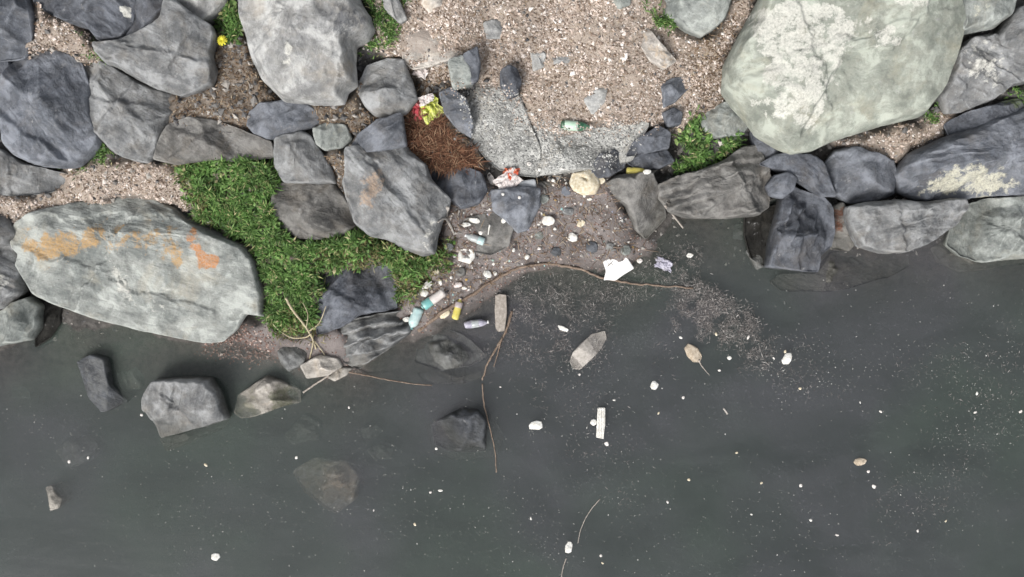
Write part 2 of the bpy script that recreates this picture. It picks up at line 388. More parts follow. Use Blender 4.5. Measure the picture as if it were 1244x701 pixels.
def rock_shape(poly, seed, H=None, e=0.16, zabs=None, depth=None, bevel=0.45, planes=None, raise_=(), strata=None, led=0.012, stains=(), rough=1.0, spacing=0.022, tilt=0.55, facets=5, undercut=0.28):
    rng = np.random.default_rng(seed * 7 + 13)
    pp = np.asarray(poly, float)
    if area(pp) > 0: pp = pp[::-1]           # photo y is down: this gives counter-clockwise in the world
    cpx = pp.mean(0)
    z0 = (tz(cpx[0], cpx[1], False) + e) if zabs is None else zabs
    W = PA(pp, z0)
    cc = W.mean(0); W = cc + (W - cc) * (1 + 0.022 / max(0.1, math.sqrt(abs(area(W))) / 2))
    W = chaikin(W, 1, 0.07)
    B = resample(W, spacing)
    c = star_centre(W, rng)
    N = len(B)
    inr = poly_sd(np.array([c[0]]), np.array([c[1]]), W)[0]
    inr = max(inr, 0.03)
    size = math.sqrt(abs(area(W)))
    if H is None: H = 0.06 + 0.42 * min(inr, 0.7)
    if depth is None: depth = 0.30 + 0.5 * min(inr, 0.6)
    m = max(6, int(np.percentile(np.hypot(*(B - c).T), 80) / spacing))
    t = (np.arange(m) + 1) / m
    t = 1 - (1 - t) ** 1.15
    top = c + t[:, None, None] * (B - c)[None]           # (m,N,2), last ring is the outline
    tx, ty = top[..., 0].ravel(), top[..., 1].ravel()
    tx = np.append(tx, c[0]); ty = np.append(ty, c[1])
    d = np.maximum(poly_sd(tx, ty, W), 0)
    d[(m - 1) * N: m * N] = 0
    # facets
    zs = []
    if planes:
        for (px, py, h, gxx, gyy) in planes:
            q = P(px, py, z0 + h)
            zs.append(h + gxx * (tx - q[0]) + gyy * (ty - q[1]))
    else:
        a0 = rng.uniform(0, 6.283); g0 = rng.uniform(0.02, 0.20)
        mainp = H + g0 * (math.cos(a0) * (tx - c[0]) + math.sin(a0) * (ty - c[1]))
        zs.append(mainp)
        ph0 = rng.uniform(0, 6.283)
        for k in range(facets):
            ph = ph0 + 6.283 * k / facets + rng.uniform(-0.5, 0.5)
            ux, uy = math.cos(ph), math.sin(ph)
            ext = np.max((W[:, 0] - c[0]) * ux + (W[:, 1] - c[1]) * uy)
            s0 = ext * rng.uniform(0.0, 0.5)
            g = rng.uniform(0.30, 0.95) * min(1.0, H / (0.5 * inr + 0.02) + 0.2)
            hh = H + g0 * (math.cos(a0) * ux + math.sin(a0) * uy) * s0
            zs.append(hh - g * ((tx - c[0]) * ux + (ty - c[1]) * uy - s0))
    zt_ = np.min(np.stack(zs), 0)
    nlow = fbm(tx * 1.6 / max(size, .3) , ty * 1.6 / max(size, .3), seed=seed, octv=3)
    zt_ = zt_ + 0.05 * H * nlow
    # broken faces: the surface is re-drawn as flat facets spanned between scattered points
    if rough > 0:
        nc = int(np.clip(9 + 11 * size, 9, 34))
        lo_, hi_ = W.min(0), W.max(0)
        cand = lo_ + rng.random((nc * 12, 2)) * (hi_ - lo_)
        cand = cand[poly_sd(cand[:, 0], cand[:, 1], W) > -0.02]
        pts_ = []
        mind = 0.55 * math.sqrt(abs(area(W)) / nc)
        for q in cand:
            if all((q[0] - r_[0]) ** 2 + (q[1] - r_[1]) ** 2 > mind * mind for r_ in pts_): pts_.append(q)
            if len(pts_) >= nc: break
        n_in = len(pts_)
        ext_ = 0.6 * size + 0.05
        pts_ += [np.array(q) for q in ((lo_[0] - ext_, lo_[1] - ext_), (hi_[0] + ext_, lo_[1] - ext_), (hi_[0] + ext_, hi_[1] + ext_), (lo_[0] - ext_, hi_[1] + ext_))]
        pa = np.array(pts_)
        near_ = np.argmin((tx[None] - pa[:, :1]) ** 2 + (ty[None] - pa[:, 1:]) ** 2, 1)
        hp = zt_[near_].copy()
        hp[:n_in] += rng.normal(0, 0.085 * min(0.8, inr), n_in) * rough
        _v, _e, tri_, *_o = delaunay_2d_cdt([Vector(q) for q in pa], [], [], 0, 1e-5)
        zf = zt_.copy()
        wx = tx + 0.02 * size * fbm(tx * 6, ty * 6, seed=seed + 15, octv=3); wy = ty + 0.02 * size * fbm(tx * 6 + 9, ty * 6, seed=seed + 16, octv=3)
        vv = np.array([(q[0], q[1]) for q in _v])
        if len(vv) == len(pa):
            for f_ in tri_:
                A_, B_, C_ = vv[f_[0]], vv[f_[1]], vv[f_[2]]
                det = (B_[1] - C_[1]) * (A_[0] - C_[0]) + (C_[0] - B_[0]) * (A_[1] - C_[1])
                if abs(det) < 1e-9: continue
                l1 = ((B_[1] - C_[1]) * (wx - C_[0]) + (C_[0] - B_[0]) * (wy - C_[1])) / det
                l2 = ((C_[1] - A_[1]) * (wx - C_[0]) + (A_[0] - C_[0]) * (wy - C_[1])) / det
                l3 = 1 - l1 - l2
                ok_ = (l1 >= -1e-6) & (l2 >= -1e-6) & (l3 >= -1e-6)
                zf[ok_] = l1[ok_] * hp[f_[0]] + l2[ok_] * hp[f_[1]] + l3[ok_] * hp[f_[2]]
        zt_ = 0.15 * zt_ + 0.85 * zf if planes is None else 0.5 * zt_ + 0.5 * zf
    for (rp, dz) in raise_:
        q = PA(np.asarray(rp, float), z0 + H)
        sdv = poly_sd(tx, ty, q) + 0.02 * fbm(tx * 9, ty * 9, seed=seed + 3, octv=3)
        zt_ = zt_ + dz * sstep(-0.018, 0.018, sdv)
    if strata is None: strata = rng.uniform(0, 180)
    # spalled steps: the surface drops across a few nearly straight breaks
    for k in range(3 if size > 0.5 else 2):
        fa = math.radians(strata + rng.normal(0, 14) + (90 if k == 2 else 0)); q0 = c + rng.uniform(-0.5, 0.5, 2) * inr * 1.3
        sdv = (tx - q0[0]) * -math.sin(fa) + (ty - q0[1]) * math.cos(fa) + 0.03 * size * fbm(tx * 5, ty * 5, seed=seed + 70 + k, octv=4, gain=0.6)
        zt_ = zt_ - rough * rng.uniform(0.02, 0.07) * min(1, size) * sstep(-0.035, 0.035, sdv if rng.random() < 0.6 else -sdv)
    # strata ledges
    sa = math.radians(strata); lx, ly = math.cos(sa), math.sin(sa)
    along = tx * lx + ty * ly; across = -tx * ly + ty * lx
    warp = 0.6 * fbm(tx * 1.6, ty * 1.6, seed=seed + 5, octv=4, gain=0.6)
    ph = across * 7.0 + along * 0.6 + 1.1 * warp
    saw = ph - np.floor(ph)
    ledm = sstep(-0.2, 0.5, fbm(tx * 1.7, ty * 1.7, seed=seed + 8, octv=2))
    zt_ = zt_ + led * rough * ledm * (sstep(0, 0.12, saw) - saw) * 2.2
    # a few cracks
    cr = fbm(along * 0.9, across * 2.4, seed=seed + 40, octv=3)
    zt_ = zt_ - 0.006 * rough * min(1, size) * np.exp(-(cr / 0.020) ** 2) * sstep(0.0, 0.4, fbm(tx * 1.3, ty * 1.3, seed=seed + 44, octv=2))
    th_ = np.arctan2(ty - c[1], tx - c[0])
    bw = np.maximum(0.012, 0.62 * bevel * inr * (1 + 0.9 * fbm(np.cos(th_) * 1.6, np.sin(th_) * 1.6, seed=seed + 60, octv=3)))
    side = (H * 1.15 + 0.02) * np.clip(d / bw, 0, 1) ** 0.62
    kk = 0.02
    zz = np.minimum(zt_, side) - kk * 0.25 * np.exp(-np.abs(zt_ - side) / kk)
    zz = np.maximum(zz, -0.03)
    zz[(m - 1) * N: m * N] = 0
    yc = c[1]
    slope = 0.23 * tilt if (zabs is None) else 0.0
    V = np.stack([tx, ty, zz + z0 + slope * (ty - yc)], 1)
    # underside
    nb = 7
    low = []
    for k in range(1, nb + 1):
        u = k / nb
        f = 1 - undercut * u ** 1.6
        q = c + f * (B - c)
        low.append(np.stack([q[:, 0], q[:, 1], z0 + slope * (B[:, 1] - yc) - depth * u], 1))
    V = np.concatenate([V] + low + [[[c[0], c[1], z0 - depth]]])
    # fractal relief in three dimensions
    amp = 0.013 * rough * min(1.2, 0.35 + size)
    f0 = 5.0
    for ax in range(3):
        V[:, ax] += amp * (0.55 if ax < 2 else 1.0) * fbm(V[:, 0] * f0 + 3 * ax, V[:, 1] * f0, V[:, 2] * f0, seed=seed * 3 + ax, octv=5, gain=0.66)
    nt_ = m * N + 1
    cen = m * N
    F4 = []
    i = np.arange(N); j = (i + 1) % N
    tri = [np.stack([np.full(N, cen), i, j], 1)]
    for k in range(m - 1):
        a = k * N; b = (k + 1) * N
        F4.append(np.stack([a + i, b + i, b + j, a + j], 1))
    prev = (m - 1) * N
    for k in range(nb):
        b = nt_ + k * N
        F4.append(np.stack([prev + i, b + i, b + j, prev + j], 1)); prev = b
    bc = len(V) - 1
    tri.append(np.stack([np.full(N, bc), prev + j, prev + i], 1))
    # attributes
    st = np.zeros((len(V), 4)); st[:, :3] = 0.3
    vpx, vpy = TOPX(V[:, 0], V[:, 1], V[:, 2])
    for (sp_, colr, strength, soft) in stains:
        sdv = poly_sd(vpx, vpy, sp_) + 5 * fbm(vpx / 12, vpy / 12, seed=seed + 77, octv=4)
        a = strength * sstep(-soft, soft, sdv)
        a[nt_:] = 0
        k = a > st[:, 3]
        st[k, :3] = colr; st[k, 3] = a[k]
    stv = np.stack([(V[:, 0] * lx + V[:, 1] * ly) * 1.6, (-V[:, 0] * ly + V[:, 1] * lx) * 13, V[:, 2] * 13, np.ones(len(V))], 1)
    return V, [np.concatenate(tri), np.concatenate(F4)], st, stv, (c[0], c[1], z0)

ROCK_TOPS = []
def add_rock(name, label, poly, mat, seed, cat='rock', group=None, **kw):
    V, F, st, stv, c = rock_shape(poly, seed, **kw)
    loc = np.array(c)
    me = mesh_np(name, V - loc, F, RM[mat], True, {'stain': st, 'strata': stv})
    return link(name, me, None, c, label, cat, group)
#%%ROCKS%%
# ------------------------------------------------------------------ rocks, traced on the photograph, each standing on the bank or the bed
ORANGE = (0.43, 0.265, 0.105); RUST = (0.45, 0.19, 0.06); WHITE = (0.60, 0.59, 0.54); CREAM = (0.60, 0.52, 0.40); LICH = (0.55, 0.53, 0.42); PEACH = (0.36, 0.27, 0.20); MOSS = (0.10, 0.13, 0.05); DARKW = (0.05, 0.05, 0.052)
LG = dict  # keyword bundles
ROCKS = [
 # name, label, outline, material, seed, options
 ('boulder', 'massive pale green boulder with white crust, taller than every other rock on the bank',
  [(935, -18), (922, 0), (908, 27), (891, 58), (881, 79), (879, 110), (891, 127), (908, 144), (922, 162), (948, 178), (965, 185), (989, 181), (1017, 168), (1068, 152), (1119, 140), (1140, 110), (1154, 68), (1161, 35), (1152, 10), (1138, -18)], 'green', 1,
  LG(e=0.30, H=0.56, bevel=0.34, rough=0.45, led=0.006, strata=20, planes=[(1000, 60, 0.54, 0.04, 0.06), (1060, 80, 0.52, -0.10, 0.22), (915, 100, 0.44, 0.55, 0.20), (960, 140, 0.44, 0.2, 0.75), (1080, 125, 0.38, -0.1, 0.8), (1135, 60, 0.44, -0.75, 0.15)],
     raise_=[([(880, 20), (930, -20), (1130, -20), (1125, 15), (1105, 38), (1085, 58), (1030, 62), (1010, 95), (996, 130), (985, 160), (950, 150), (900, 100)], 0.06)],
     stains=[([(915, 15), (960, -5), (1010, 5), (1055, 25), (1035, 55), (1020, 85), (1003, 120), (995, 155), (972, 158), (960, 140), (940, 140), (945, 110), (925, 100), (935, 70), (915, 50)], WHITE, 0.8, 8),
             ([(935, 40), (975, 35), (980, 80), (960, 100), (935, 85)], CREAM, 0.8, 10), ([(1085, -5), (1125, -5), (1125, 8), (1105, 18), (1088, 8)], WHITE, 0.9, 4), ([(1060, 40), (1095, 30), (1090, 55), (1062, 60)], WHITE, 0.7, 5), ([(915, 110), (940, 115), (930, 140), (910, 130)], WHITE, 0.6, 6)])),
 ('boulder', 'long grey-green boulder with orange stains along its crest, beside the grass and the water',
  [(17, 285), (27, 271), (51, 258), (103, 247), (144, 241), (185, 242), (219, 254), (236, 268), (267, 282), (301, 299), (312, 316), (320, 357), (318, 384), (298, 381), (288, 398), (270, 413), (246, 415), (205, 407), (164, 398), (123, 388), (75, 371), (51, 360), (38, 340), (27, 323), (31, 311), (21, 302)], 'greenl', 2,
  LG(zabs=0.22, H=0.5, bevel=0.34, strata=-14, led=0.010, rough=0.65, depth=0.5, planes=[(160, 300, 0.46, 0.02, 0.26), (160, 276, 0.46, -0.03, -0.75), (300, 340, 0.36, -0.5, 0.1), (40, 300, 0.38, 0.5, 0.1), (235, 400, 0.22, -0.2, 0.9), (150, 370, 0.34, 0.0, 0.7)],
     stains=[([(26, 284), (60, 285), (90, 278), (120, 276), (118, 300), (90, 312), (60, 318), (30, 305)], ORANGE, 0.95, 10), ([(115, 276), (165, 280), (205, 270), (218, 300), (205, 312), (170, 300), (130, 300)], ORANGE, 0.50, 9), ([(206, 285), (220, 290), (222, 318), (208, 325)], ORANGE, 0.85, 4),
             ([(228, 274), (238, 278), (246, 303), (264, 312), (262, 325), (248, 328), (240, 310), (230, 292)], RUST, 1.0, 3), ([(130, 315), (150, 330), (160, 370), (145, 360)], WHITE, 0.55, 6), ([(180, 350), (205, 345), (200, 385), (185, 380)], WHITE, 0.4, 6)])),
 ('boulder', 'dark blue-grey rounded boulder between a dark neighbour and a wedge of gravel',
  [(20, 79), (38, 68), (62, 62), (86, 70), (101, 80), (108, 106), (111, 137), (120, 164), (116, 178), (92, 199), (75, 202), (51, 199), (34, 195), (20, 188), (10, 178), (2, 147), (0, 116), (7, 102)], 'blue', 103, LG(e=0.24, H=0.40, bevel=0.6, strata=-50)),
 ('boulder', 'mid grey pointed boulder tucked beneath the edge of a wide slab',
  [(103, 77), (116, 73), (137, 82), (164, 99), (192, 111), (214, 118), (212, 137), (202, 154), (190, 181), (178, 195), (161, 193), (137, 181), (121, 163), (112, 137), (109, 108)], 'grey', 4, LG(e=0.14, H=0.30, strata=-30)),
 ('boulder', 'wide grey slab-like boulder overhanging the pointed grey rock, next to the yellow flower',
  [(118, 52), (147, 51), (168, 44), (185, 37), (200, 25), (205, 5), (219, 7), (240, 24), (257, 34), (260, 45), (255, 65), (258, 82), (253, 101), (233, 110), (216, 113), (192, 106), (171, 96), (151, 84), (134, 77), (120, 62)], 'grey', 5,
  LG(e=0.34, H=0.28, bevel=0.35, strata=-25, planes=[(200, 70, 0.27, 0.05, 0.12), (235, 60, 0.27, -0.35, 0.05), (190, 100, 0.16, 0.2, 1.0), (150, 65, 0.22, 0.3, -0.3)])),
 ('boulder', 'dark slate boulder above the wide slab-like one, cut by the edge of the gravel',
  [(55, -14), (165, -14), (172, 10), (165, 30), (150, 47), (140, 50), (118, 46), (108, 33), (85, 28), (60, 15), (45, 3)], 'dark', 6, LG(e=0.26, H=0.36, strata=-40, stains=[([(148, 10), (155, 8), (156, 18), (150, 20)], WHITE, 1, 2)])),
 ('rock', 'small dark jagged rock wedged between the dark slate boulder and the wide slab',
  [(170, 5), (185, -12), (205, -10), (204, 15), (196, 27), (180, 38), (165, 46), (152, 46), (160, 32)], 'dark', 7, LG(e=0.26, H=0.26, strata=35, led=0.03)),
 ('rock', 'pale grey rock beside the small grass tuft with the yellow flower',
  [(205, -18), (275, -18), (273, 3), (262, 14), (246, 25), (230, 14), (212, 2)], 'light', 8, LG(e=0.2, H=0.22)),
 ('boulder', 'dark blue-grey boulder beside the small gravel wedge, above the rounded blue boulder',
  [(-16, -16), (33, -12), (40, 20), (36, 45), (24, 67), (-16, 73)], 'blue', 9, LG(e=0.2, H=0.32)),
 ('rock', 'narrow dark rock squeezed against the left side of the rounded blue boulder',
  [(-14, 74), (14, 70), (18, 85), (8, 106), (-2, 120), (-3, 150), (-14, 165)], 'dark', 10, LG(e=0.1, H=0.2)),
 ('boulder', 'large light grey boulder with cracked face above a low blue-grey stone',
  [(291, -18), (296, 10), (302, 45), (308, 72), (320, 96), (344, 120), (368, 122), (403, 125), (416, 123), (420, 110), (432, 101), (430, 79), (432, 56), (447, 51), (454, 38), (451, 24), (440, 10), (430, -18)], 'light', 11,
  LG(e=0.28, H=0.46, bevel=0.5, strata=70, led=0.02, planes=[(360, 50, 0.46, -0.10, 0.12), (425, 30, 0.42, -1.0, 0.1), (320, 60, 0.42, 0.4, 0.05), (360, 105, 0.36, 0.0, 0.75)],
     stains=[([(345, 45), (352, 48), (354, 75), (346, 85), (343, 60)], WHITE, 0.7, 4), ([(395, 10), (420, 5), (445, 25), (430, 45), (415, 50)], (0.10, 0.105, 0.115), 0.8, 8)])),  # the dark patch paints shade onto the right-hand facet
 ('rock', 'low blue-grey stone half buried in brown soil under the large light grey boulder',
  [(307, 137), (320, 127), (348, 123), (372, 127), (386, 137), (387, 151), (368, 157), (345, 168), (327, 168), (310, 161), (303, 151)], 'blue', 12, LG(e=0.17, H=0.18, bevel=0.7)),
 ('rock', 'flat buried grey rock with soil on it, along the upper rim of the grass bank',
  [(188, 192), (196, 172), (207, 152), (235, 143), (262, 148), (285, 156), (305, 164), (326, 172), (328, 190), (290, 194), (250, 194), (215, 198)], 'brown', 13, LG(e=0.13, H=0.15, bevel=0.9, rough=0.9)),
 ('rock', 'blocky grey rock directly above the squarish rounded rock, beside the grass bank',
  [(338, 171), (368, 161), (379, 168), (392, 188), (401, 205), (406, 221), (379, 221), (345, 220), (337, 205)], 'grey', 14, LG(e=0.2, H=0.24)),
 ('rock', 'squarish rounded grey-brown rock at the edge of the grass, below the blocky grey one',
  [(333, 240), (342, 224), (404, 225), (417, 240), (432, 270), (413, 285), (386, 290), (361, 288), (341, 275), (332, 254)], 'brown', 15, LG(e=0.2, H=0.28, bevel=0.7)),
 ('rock', 'small pale greenish stone above the blocky grey rock', [(382, 157), (399, 151), (420, 154), (425, 168), (413, 178), (396, 181), (386, 175)], 'greeng', 16, LG(e=0.16, H=0.14)),
 ('rock', 'smooth grey rock above the upper point of the big peach-stained boulder',
  [(440, 99), (447, 82), (471, 74), (490, 75), (499, 99), (505, 120), (492, 135), (475, 142), (457, 139), (444, 127), (437, 113)], 'grey', 17, LG(e=0.2, H=0.2, bevel=0.7)),
 ('boulder', 'big grey boulder with a faint peach stain, pointing down into the grass',
  [(425, 200), (427, 186), (440, 180), (470, 176), (490, 174), (499, 187), (519, 202), (523, 219), (546, 242), (544, 252), (536, 268), (529, 288), (528, 306), (512, 308), (492, 302), (471, 290), (451, 287), (435, 273), (428, 258), (420, 225)], 'grey', 18,
  LG(e=0.26, H=0.40, bevel=0.45, strata=-45, planes=[(475, 240, 0.40, 0.06, 0.06), (515, 240, 0.36, -0.55, -0.1), (440, 240, 0.36, 0.55, 0.15), (490, 290, 0.26, 0.1, 0.8), (460, 195, 0.36, 0.1, -0.5)],
     stains=[([(440, 212), (460, 208), (465, 235), (450, 250), (438, 240)], PEACH, 0.8, 8), ([(520, 270), (530, 270), (528, 303), (515, 300)], WHITE, 0.35, 5)])),
 ('rock', 'blue-grey wedge of rock resting on the upper edge of the peach-stained boulder',
  [(427, 182), (437, 163), (461, 147), (487, 139), (490, 160), (491, 176), (470, 181), (440, 186)], 'blue', 19, LG(e=0.34, H=0.16)),
 ('rock', 'dark rock below the dry brown straw, beside the peach-stained boulder',
  [(519, 206), (530, 198), (560, 202), (584, 212), (590, 230), (580, 246), (560, 252), (543, 240), (527, 222)], 'dark', 20, LG(e=0.16, H=0.22)),
 ('rock', 'dark speckled rock under the orange and white wrapper litter',
  [(598, 232), (625, 228), (654, 230), (653, 252), (640, 278), (628, 281), (616, 268), (600, 256)], 'blue', 21, LG(e=0.12, H=0.2, rough=1.5)),
 ('rock', 'upright grey rock at the water edge below the dark wedge rocks',
  [(735, 225), (750, 215), (790, 212), (800, 235), (808, 262), (785, 288), (770, 275), (760, 250), (745, 240)], 'brown', 22, LG(e=0.16, H=0.26, strata=60, planes=[(775, 225, 0.26, -0.1, 0.1), (775, 250, 0.24, -0.9, 0.3), (760, 240, 0.24, 0.6, 0.4)])),
 ('concrete_slab', 'broad gritty pale grey slab beside the smooth blue-grey chip, in the shell gravel',
  [(540, 112), (575, 103), (602, 106), (630, 116), (642, 150), (655, 180), (652, 212), (630, 210), (606, 203), (590, 190), (570, 165), (548, 140)], 'concrete', 23, LG(e=0.15, H=0.14, bevel=0.25, rough=0.45, led=0.004, facets=2)),
 ('concrete_slab', 'broken gritty pale grey slab lying below the green bottle',
  [(622, 150), (650, 156), (690, 160), (745, 150), (785, 150), (775, 175), (765, 195), (735, 203), (690, 208), (650, 213), (622, 205)], 'concrete', 87, LG(e=0.14, H=0.13, bevel=0.25, rough=0.45, led=0.004, facets=2)),
 ('rock', 'smooth blue-grey chip of rock against the left end of the gritty slab', [(536, 115), (550, 109), (566, 122), (574, 148), (571, 164), (556, 156), (541, 138)], 'blue', 24, LG(e=0.20, H=0.14)),
 ('rock', 'dark wedge rock with a pale upper edge at the right end of the gritty slab', [(764, 188), (772, 172), (798, 155), (812, 163), (810, 180), (790, 184)], 'dark', 25, LG(e=0.22, H=0.16, strata=25)),
 ('rock', 'thin black-grey rock sliver just below the pale-edged wedge rock', [(764, 196), (780, 189), (808, 184), (816, 196), (800, 204), (775, 204)], 'dark', 26, LG(e=0.16, H=0.12, strata=10)),
 ('boulder', 'broad dull grey-brown boulder below the grass wedge at the water edge',
  [(802, 224), (825, 214), (850, 208), (880, 195), (900, 180), (918, 178), (924, 190), (935, 215), (932, 250), (918, 260), (880, 264), (840, 264), (815, 256), (803, 240)], 'brown', 27, LG(zabs=0.30, H=0.30, depth=0.7, bevel=0.4, strata=20, led=0.025, rough=1.2)),
 ('rock', 'grey-green rock between the grass wedge and the massive pale boulder', [(850, 140), (866, 130), (885, 124), (903, 132), (912, 147), (900, 163), (872, 166), (855, 156)], 'greeng', 28, LG(e=0.16, H=0.2)),
 ('rock', 'smooth pale grey-green rock beside a small grass tuft, above the shell gravel', [(788, -18), (892, -18), (880, 21), (867, 34), (853, 42), (836, 36), (822, 25), (806, 14)], 'greeng', 29, LG(e=0.24, H=0.26, rough=0.7)),
 ('rock', 'pale grey-green rock behind the massive pale boulder, above the lichen-speckled rock', [(1140, -18), (1234, -18), (1224, 20), (1205, 33), (1164, 40), (1160, 25), (1152, 8)], 'greeng', 30, LG(e=0.30, H=0.28, stains=[([(1180, 5), (1200, 0), (1190, 25), (1178, 28)], LICH, 0.5, 6)])),
 ('rock', 'grey rock blotched with white lichen to the right of the massive pale boulder',
  [(1155, 68), (1174, 51), (1198, 46), (1222, 58), (1258, 72), (1258, 98), (1222, 106), (1205, 120), (1171, 133), (1154, 135), (1144, 115), (1150, 92)], 'grey', 31,
  LG(e=0.24, H=0.34, bevel=0.4, planes=[(1200, 80, 0.32, -0.05, 0.12), (1160, 95, 0.30, 0.9, 0.1), (1190, 120, 0.2, 0.1, 0.8), (1190, 60, 0.30, 0.0, -0.5)], stains=[([(1172, 55), (1200, 50), (1225, 75), (1215, 100), (1190, 110), (1172, 85)], WHITE, 0.6, 12)])),
 ('rock', 'grey rock behind the lichen-blotched rock', [(1212, 44), (1232, 14), (1262, 6), (1262, 72), (1229, 63), (1214, 56)], 'grey', 32, LG(e=0.3, H=0.3)),
 ('rock', 'low dark rock with moss behind the dark boulder with cream crust', [(1152, 150), (1180, 135), (1220, 124), (1262, 116), (1262, 150), (1200, 162), (1160, 168)], 'dark', 33, LG(e=0.22, H=0.16, stains=[([(1215, 118), (1258, 108), (1258, 130), (1225, 132)], MOSS, 0.8, 6)])),
 ('boulder', 'dark blue-grey boulder with a streak of cream crust across its lower face',
  [(1087, 212), (1105, 187), (1137, 172), (1175, 158), (1215, 140), (1262, 128), (1262, 235), (1225, 236), (1195, 238), (1165, 241), (1118, 243), (1092, 232)], 'blue', 34,
  LG(e=0.26, H=0.40, strata=15, led=0.025, bevel=0.45, planes=[(1180, 190, 0.38, 0.08, -0.25), (1170, 205, 0.38, 0.02, 0.55), (1110, 210, 0.26, 0.6, 0.1)],
     stains=[([(1110, 230), (1140, 218), (1160, 200), (1190, 202), (1215, 210), (1240, 222), (1225, 233), (1195, 236), (1165, 232), (1135, 238)], LICH, 0.95, 9)])),
 ('rock', 'smooth slate-grey rock under the gravel seam, above the wide faceted boulder at the water', [(1001, 202), (1013, 185), (1037, 180), (1068, 192), (1083, 197), (1086, 219), (1083, 236), (1065, 243), (1034, 245), (1015, 235), (1005, 220)], 'blue', 35, LG(e=0.2, H=0.26, rough=0.7, bevel=0.6)),
 ('boulder', 'wide faceted grey boulder overhanging the water',
  [(1030, 252), (1050, 247), (1085, 244), (1116, 246), (1150, 243), (1170, 243), (1174, 250), (1157, 275), (1126, 295), (1099, 306), (1071, 306), (1047, 299), (1039, 285), (1032, 268)], 'grey', 36,
  LG(zabs=0.42, H=0.30, depth=0.5, strata=12, planes=[(1090, 262, 0.30, 0.0, -0.15), (1090, 270, 0.30, 0.0, 0.35), (1050, 270, 0.26, 0.8, 0.2), (1135, 270, 0.24, -0.5, 0.35)])),
 ('boulder', 'streaked grey boulder standing in the water below the cream-crusted one',
  [(1152, 296), (1160, 268), (1174, 251), (1195, 243), (1262, 239), (1262, 312), (1225, 314), (1195, 318), (1168, 310)], 'greeng', 37, LG(zabs=0.16, H=0.32, depth=0.6, strata=80)),
 ('rock', 'submerged ledge in front of the streaked grey boulder', [(1133, 302), (1150, 292), (1180, 300), (1215, 300), (1262, 292), (1262, 322), (1222, 320), (1195, 328), (1165, 330), (1142, 318)], 'brown', 38, LG(zabs=-0.08, H=0.13, depth=0.6)),
 ('boulder', 'upright column-jointed dark grey rock at the water beside a black crevice',
  [(935, 323), (938, 305), (943, 275), (952, 242), (965, 229), (982, 237), (1000, 241), (1010, 254), (1013, 282), (1008, 299), (996, 309), (993, 328), (976, 327), (955, 325)], 'dark', 39, LG(zabs=0.30, H=0.26, depth=0.8, bevel=0.22, strata=82, led=0.035, rough=1.1, undercut=0.1)),
 ('rock', 'rust-brown wet rock in the gap beside the column-jointed rock', [(1006, 256), (1024, 248), (1034, 270), (1040, 292), (1030, 302), (1010, 300), (1014, 282)], 'brown', 40, LG(zabs=0.12, H=0.12, depth=0.5, stains=[([(1008, 258), (1026, 255), (1026, 285), (1012, 285)], (0.14, 0.05, 0.025), 0.9, 6)])),
 ('rock', 'brown submerged shelf below the column-jointed rock', [(941, 342), (952, 333), (993, 332), (1010, 308), (1051, 304), (1099, 310), (1101, 324), (1078, 336), (1051, 343), (1030, 350), (1006, 353), (976, 353), (952, 352)], 'brown', 41, LG(zabs=-0.05, H=0.11, depth=0.6, bevel=0.7)),
 ('rock', 'dark rock in shade under the left foot of the massive pale boulder', [(913, 160), (928, 160), (948, 178), (950, 190), (932, 196), (918, 188)], 'dark', 42, LG(e=0.16, H=0.16)),
 ('rock', 'thin dark slanting rock leaning across the gap below the massive pale boulder', [(926, 200), (942, 190), (962, 187), (989, 192), (1000, 208), (1014, 236), (995, 236), (965, 216), (948, 207)], 'dark', 43, LG(e=0.34, H=0.16, strata=-45)),
 ('rock', 'small rounded dark stone above the column-jointed rock', [(933, 226), (941, 215), (954, 211), (966, 217), (962, 230), (950, 239), (938, 236)], 'dark', 44, LG(zabs=0.42, H=0.14, depth=0.4)),
 ('rock', 'small angular grey stone standing in the water next to the black crevice', [(908, 307), (915, 303), (927, 316), (926, 323), (919, 326)], 'grey', 45, LG(zabs=0.0, H=0.08, depth=0.3)),
 ('rock', 'grey rock at the left of the orange-stained boulder', [(-16, 300), (14, 297), (28, 323), (27, 353), (10, 371), (-16, 376)], 'grey', 46, LG(zabs=0.25, H=0.28, depth=0.5, stains=[([(0, 330), (12, 325), (12, 345), (2, 345)], WHITE, 0.6, 6)])),
 ('rock', 'small dark grey rock just below the gravel strip beside the orange-stained boulder', [(-16, 265), (10, 264), (19, 284), (10, 296), (-16, 299)], 'grey', 47, LG(zabs=0.30, H=0.2, depth=0.5)),
 ('rock', 'greenish-grey rock in the water beside the black gap at the end of the orange-stained boulder', [(-16, 390), (20, 369), (38, 362), (50, 373), (47, 397), (38, 411), (20, 415), (-16, 421)], 'greeng', 48, LG(zabs=0.14, H=0.28, depth=0.6)),
 ('rock', 'submerged brown ledge at the foot of the greenish-grey rock', [(-16, 420), (20, 414), (42, 410), (44, 424), (30, 440), (-16, 452)], 'brown', 49, LG(zabs=-0.17, H=0.12, depth=0.5)),
 ('rock', 'flat grey block below the rounded blue boulder, above the gravel strip', [(-16, 178), (10, 185), (30, 199), (55, 206), (80, 212), (78, 226), (55, 233), (20, 236), (-16, 234)], 'grey', 50, LG(e=0.16, H=0.2, bevel=0.4)),
 ('rock', 'pointed grey rock with a squared top poking out of the water', [(100, 440), (115, 432), (133, 437), (138, 468), (153, 486), (127, 498), (112, 480)], 'dark', 51, LG(zabs=-0.02, H=0.16, depth=0.5, bevel=0.14, rough=0.5, planes=[(120, 465, 0.15, 0.12, 0.06), (140, 470, 0.08, -1.2, 0.2)], stains=[([(100, 440), (133, 437), (138, 468), (127, 495), (112, 480)], (0.17, 0.175, 0.18), 0.8, 4)])),
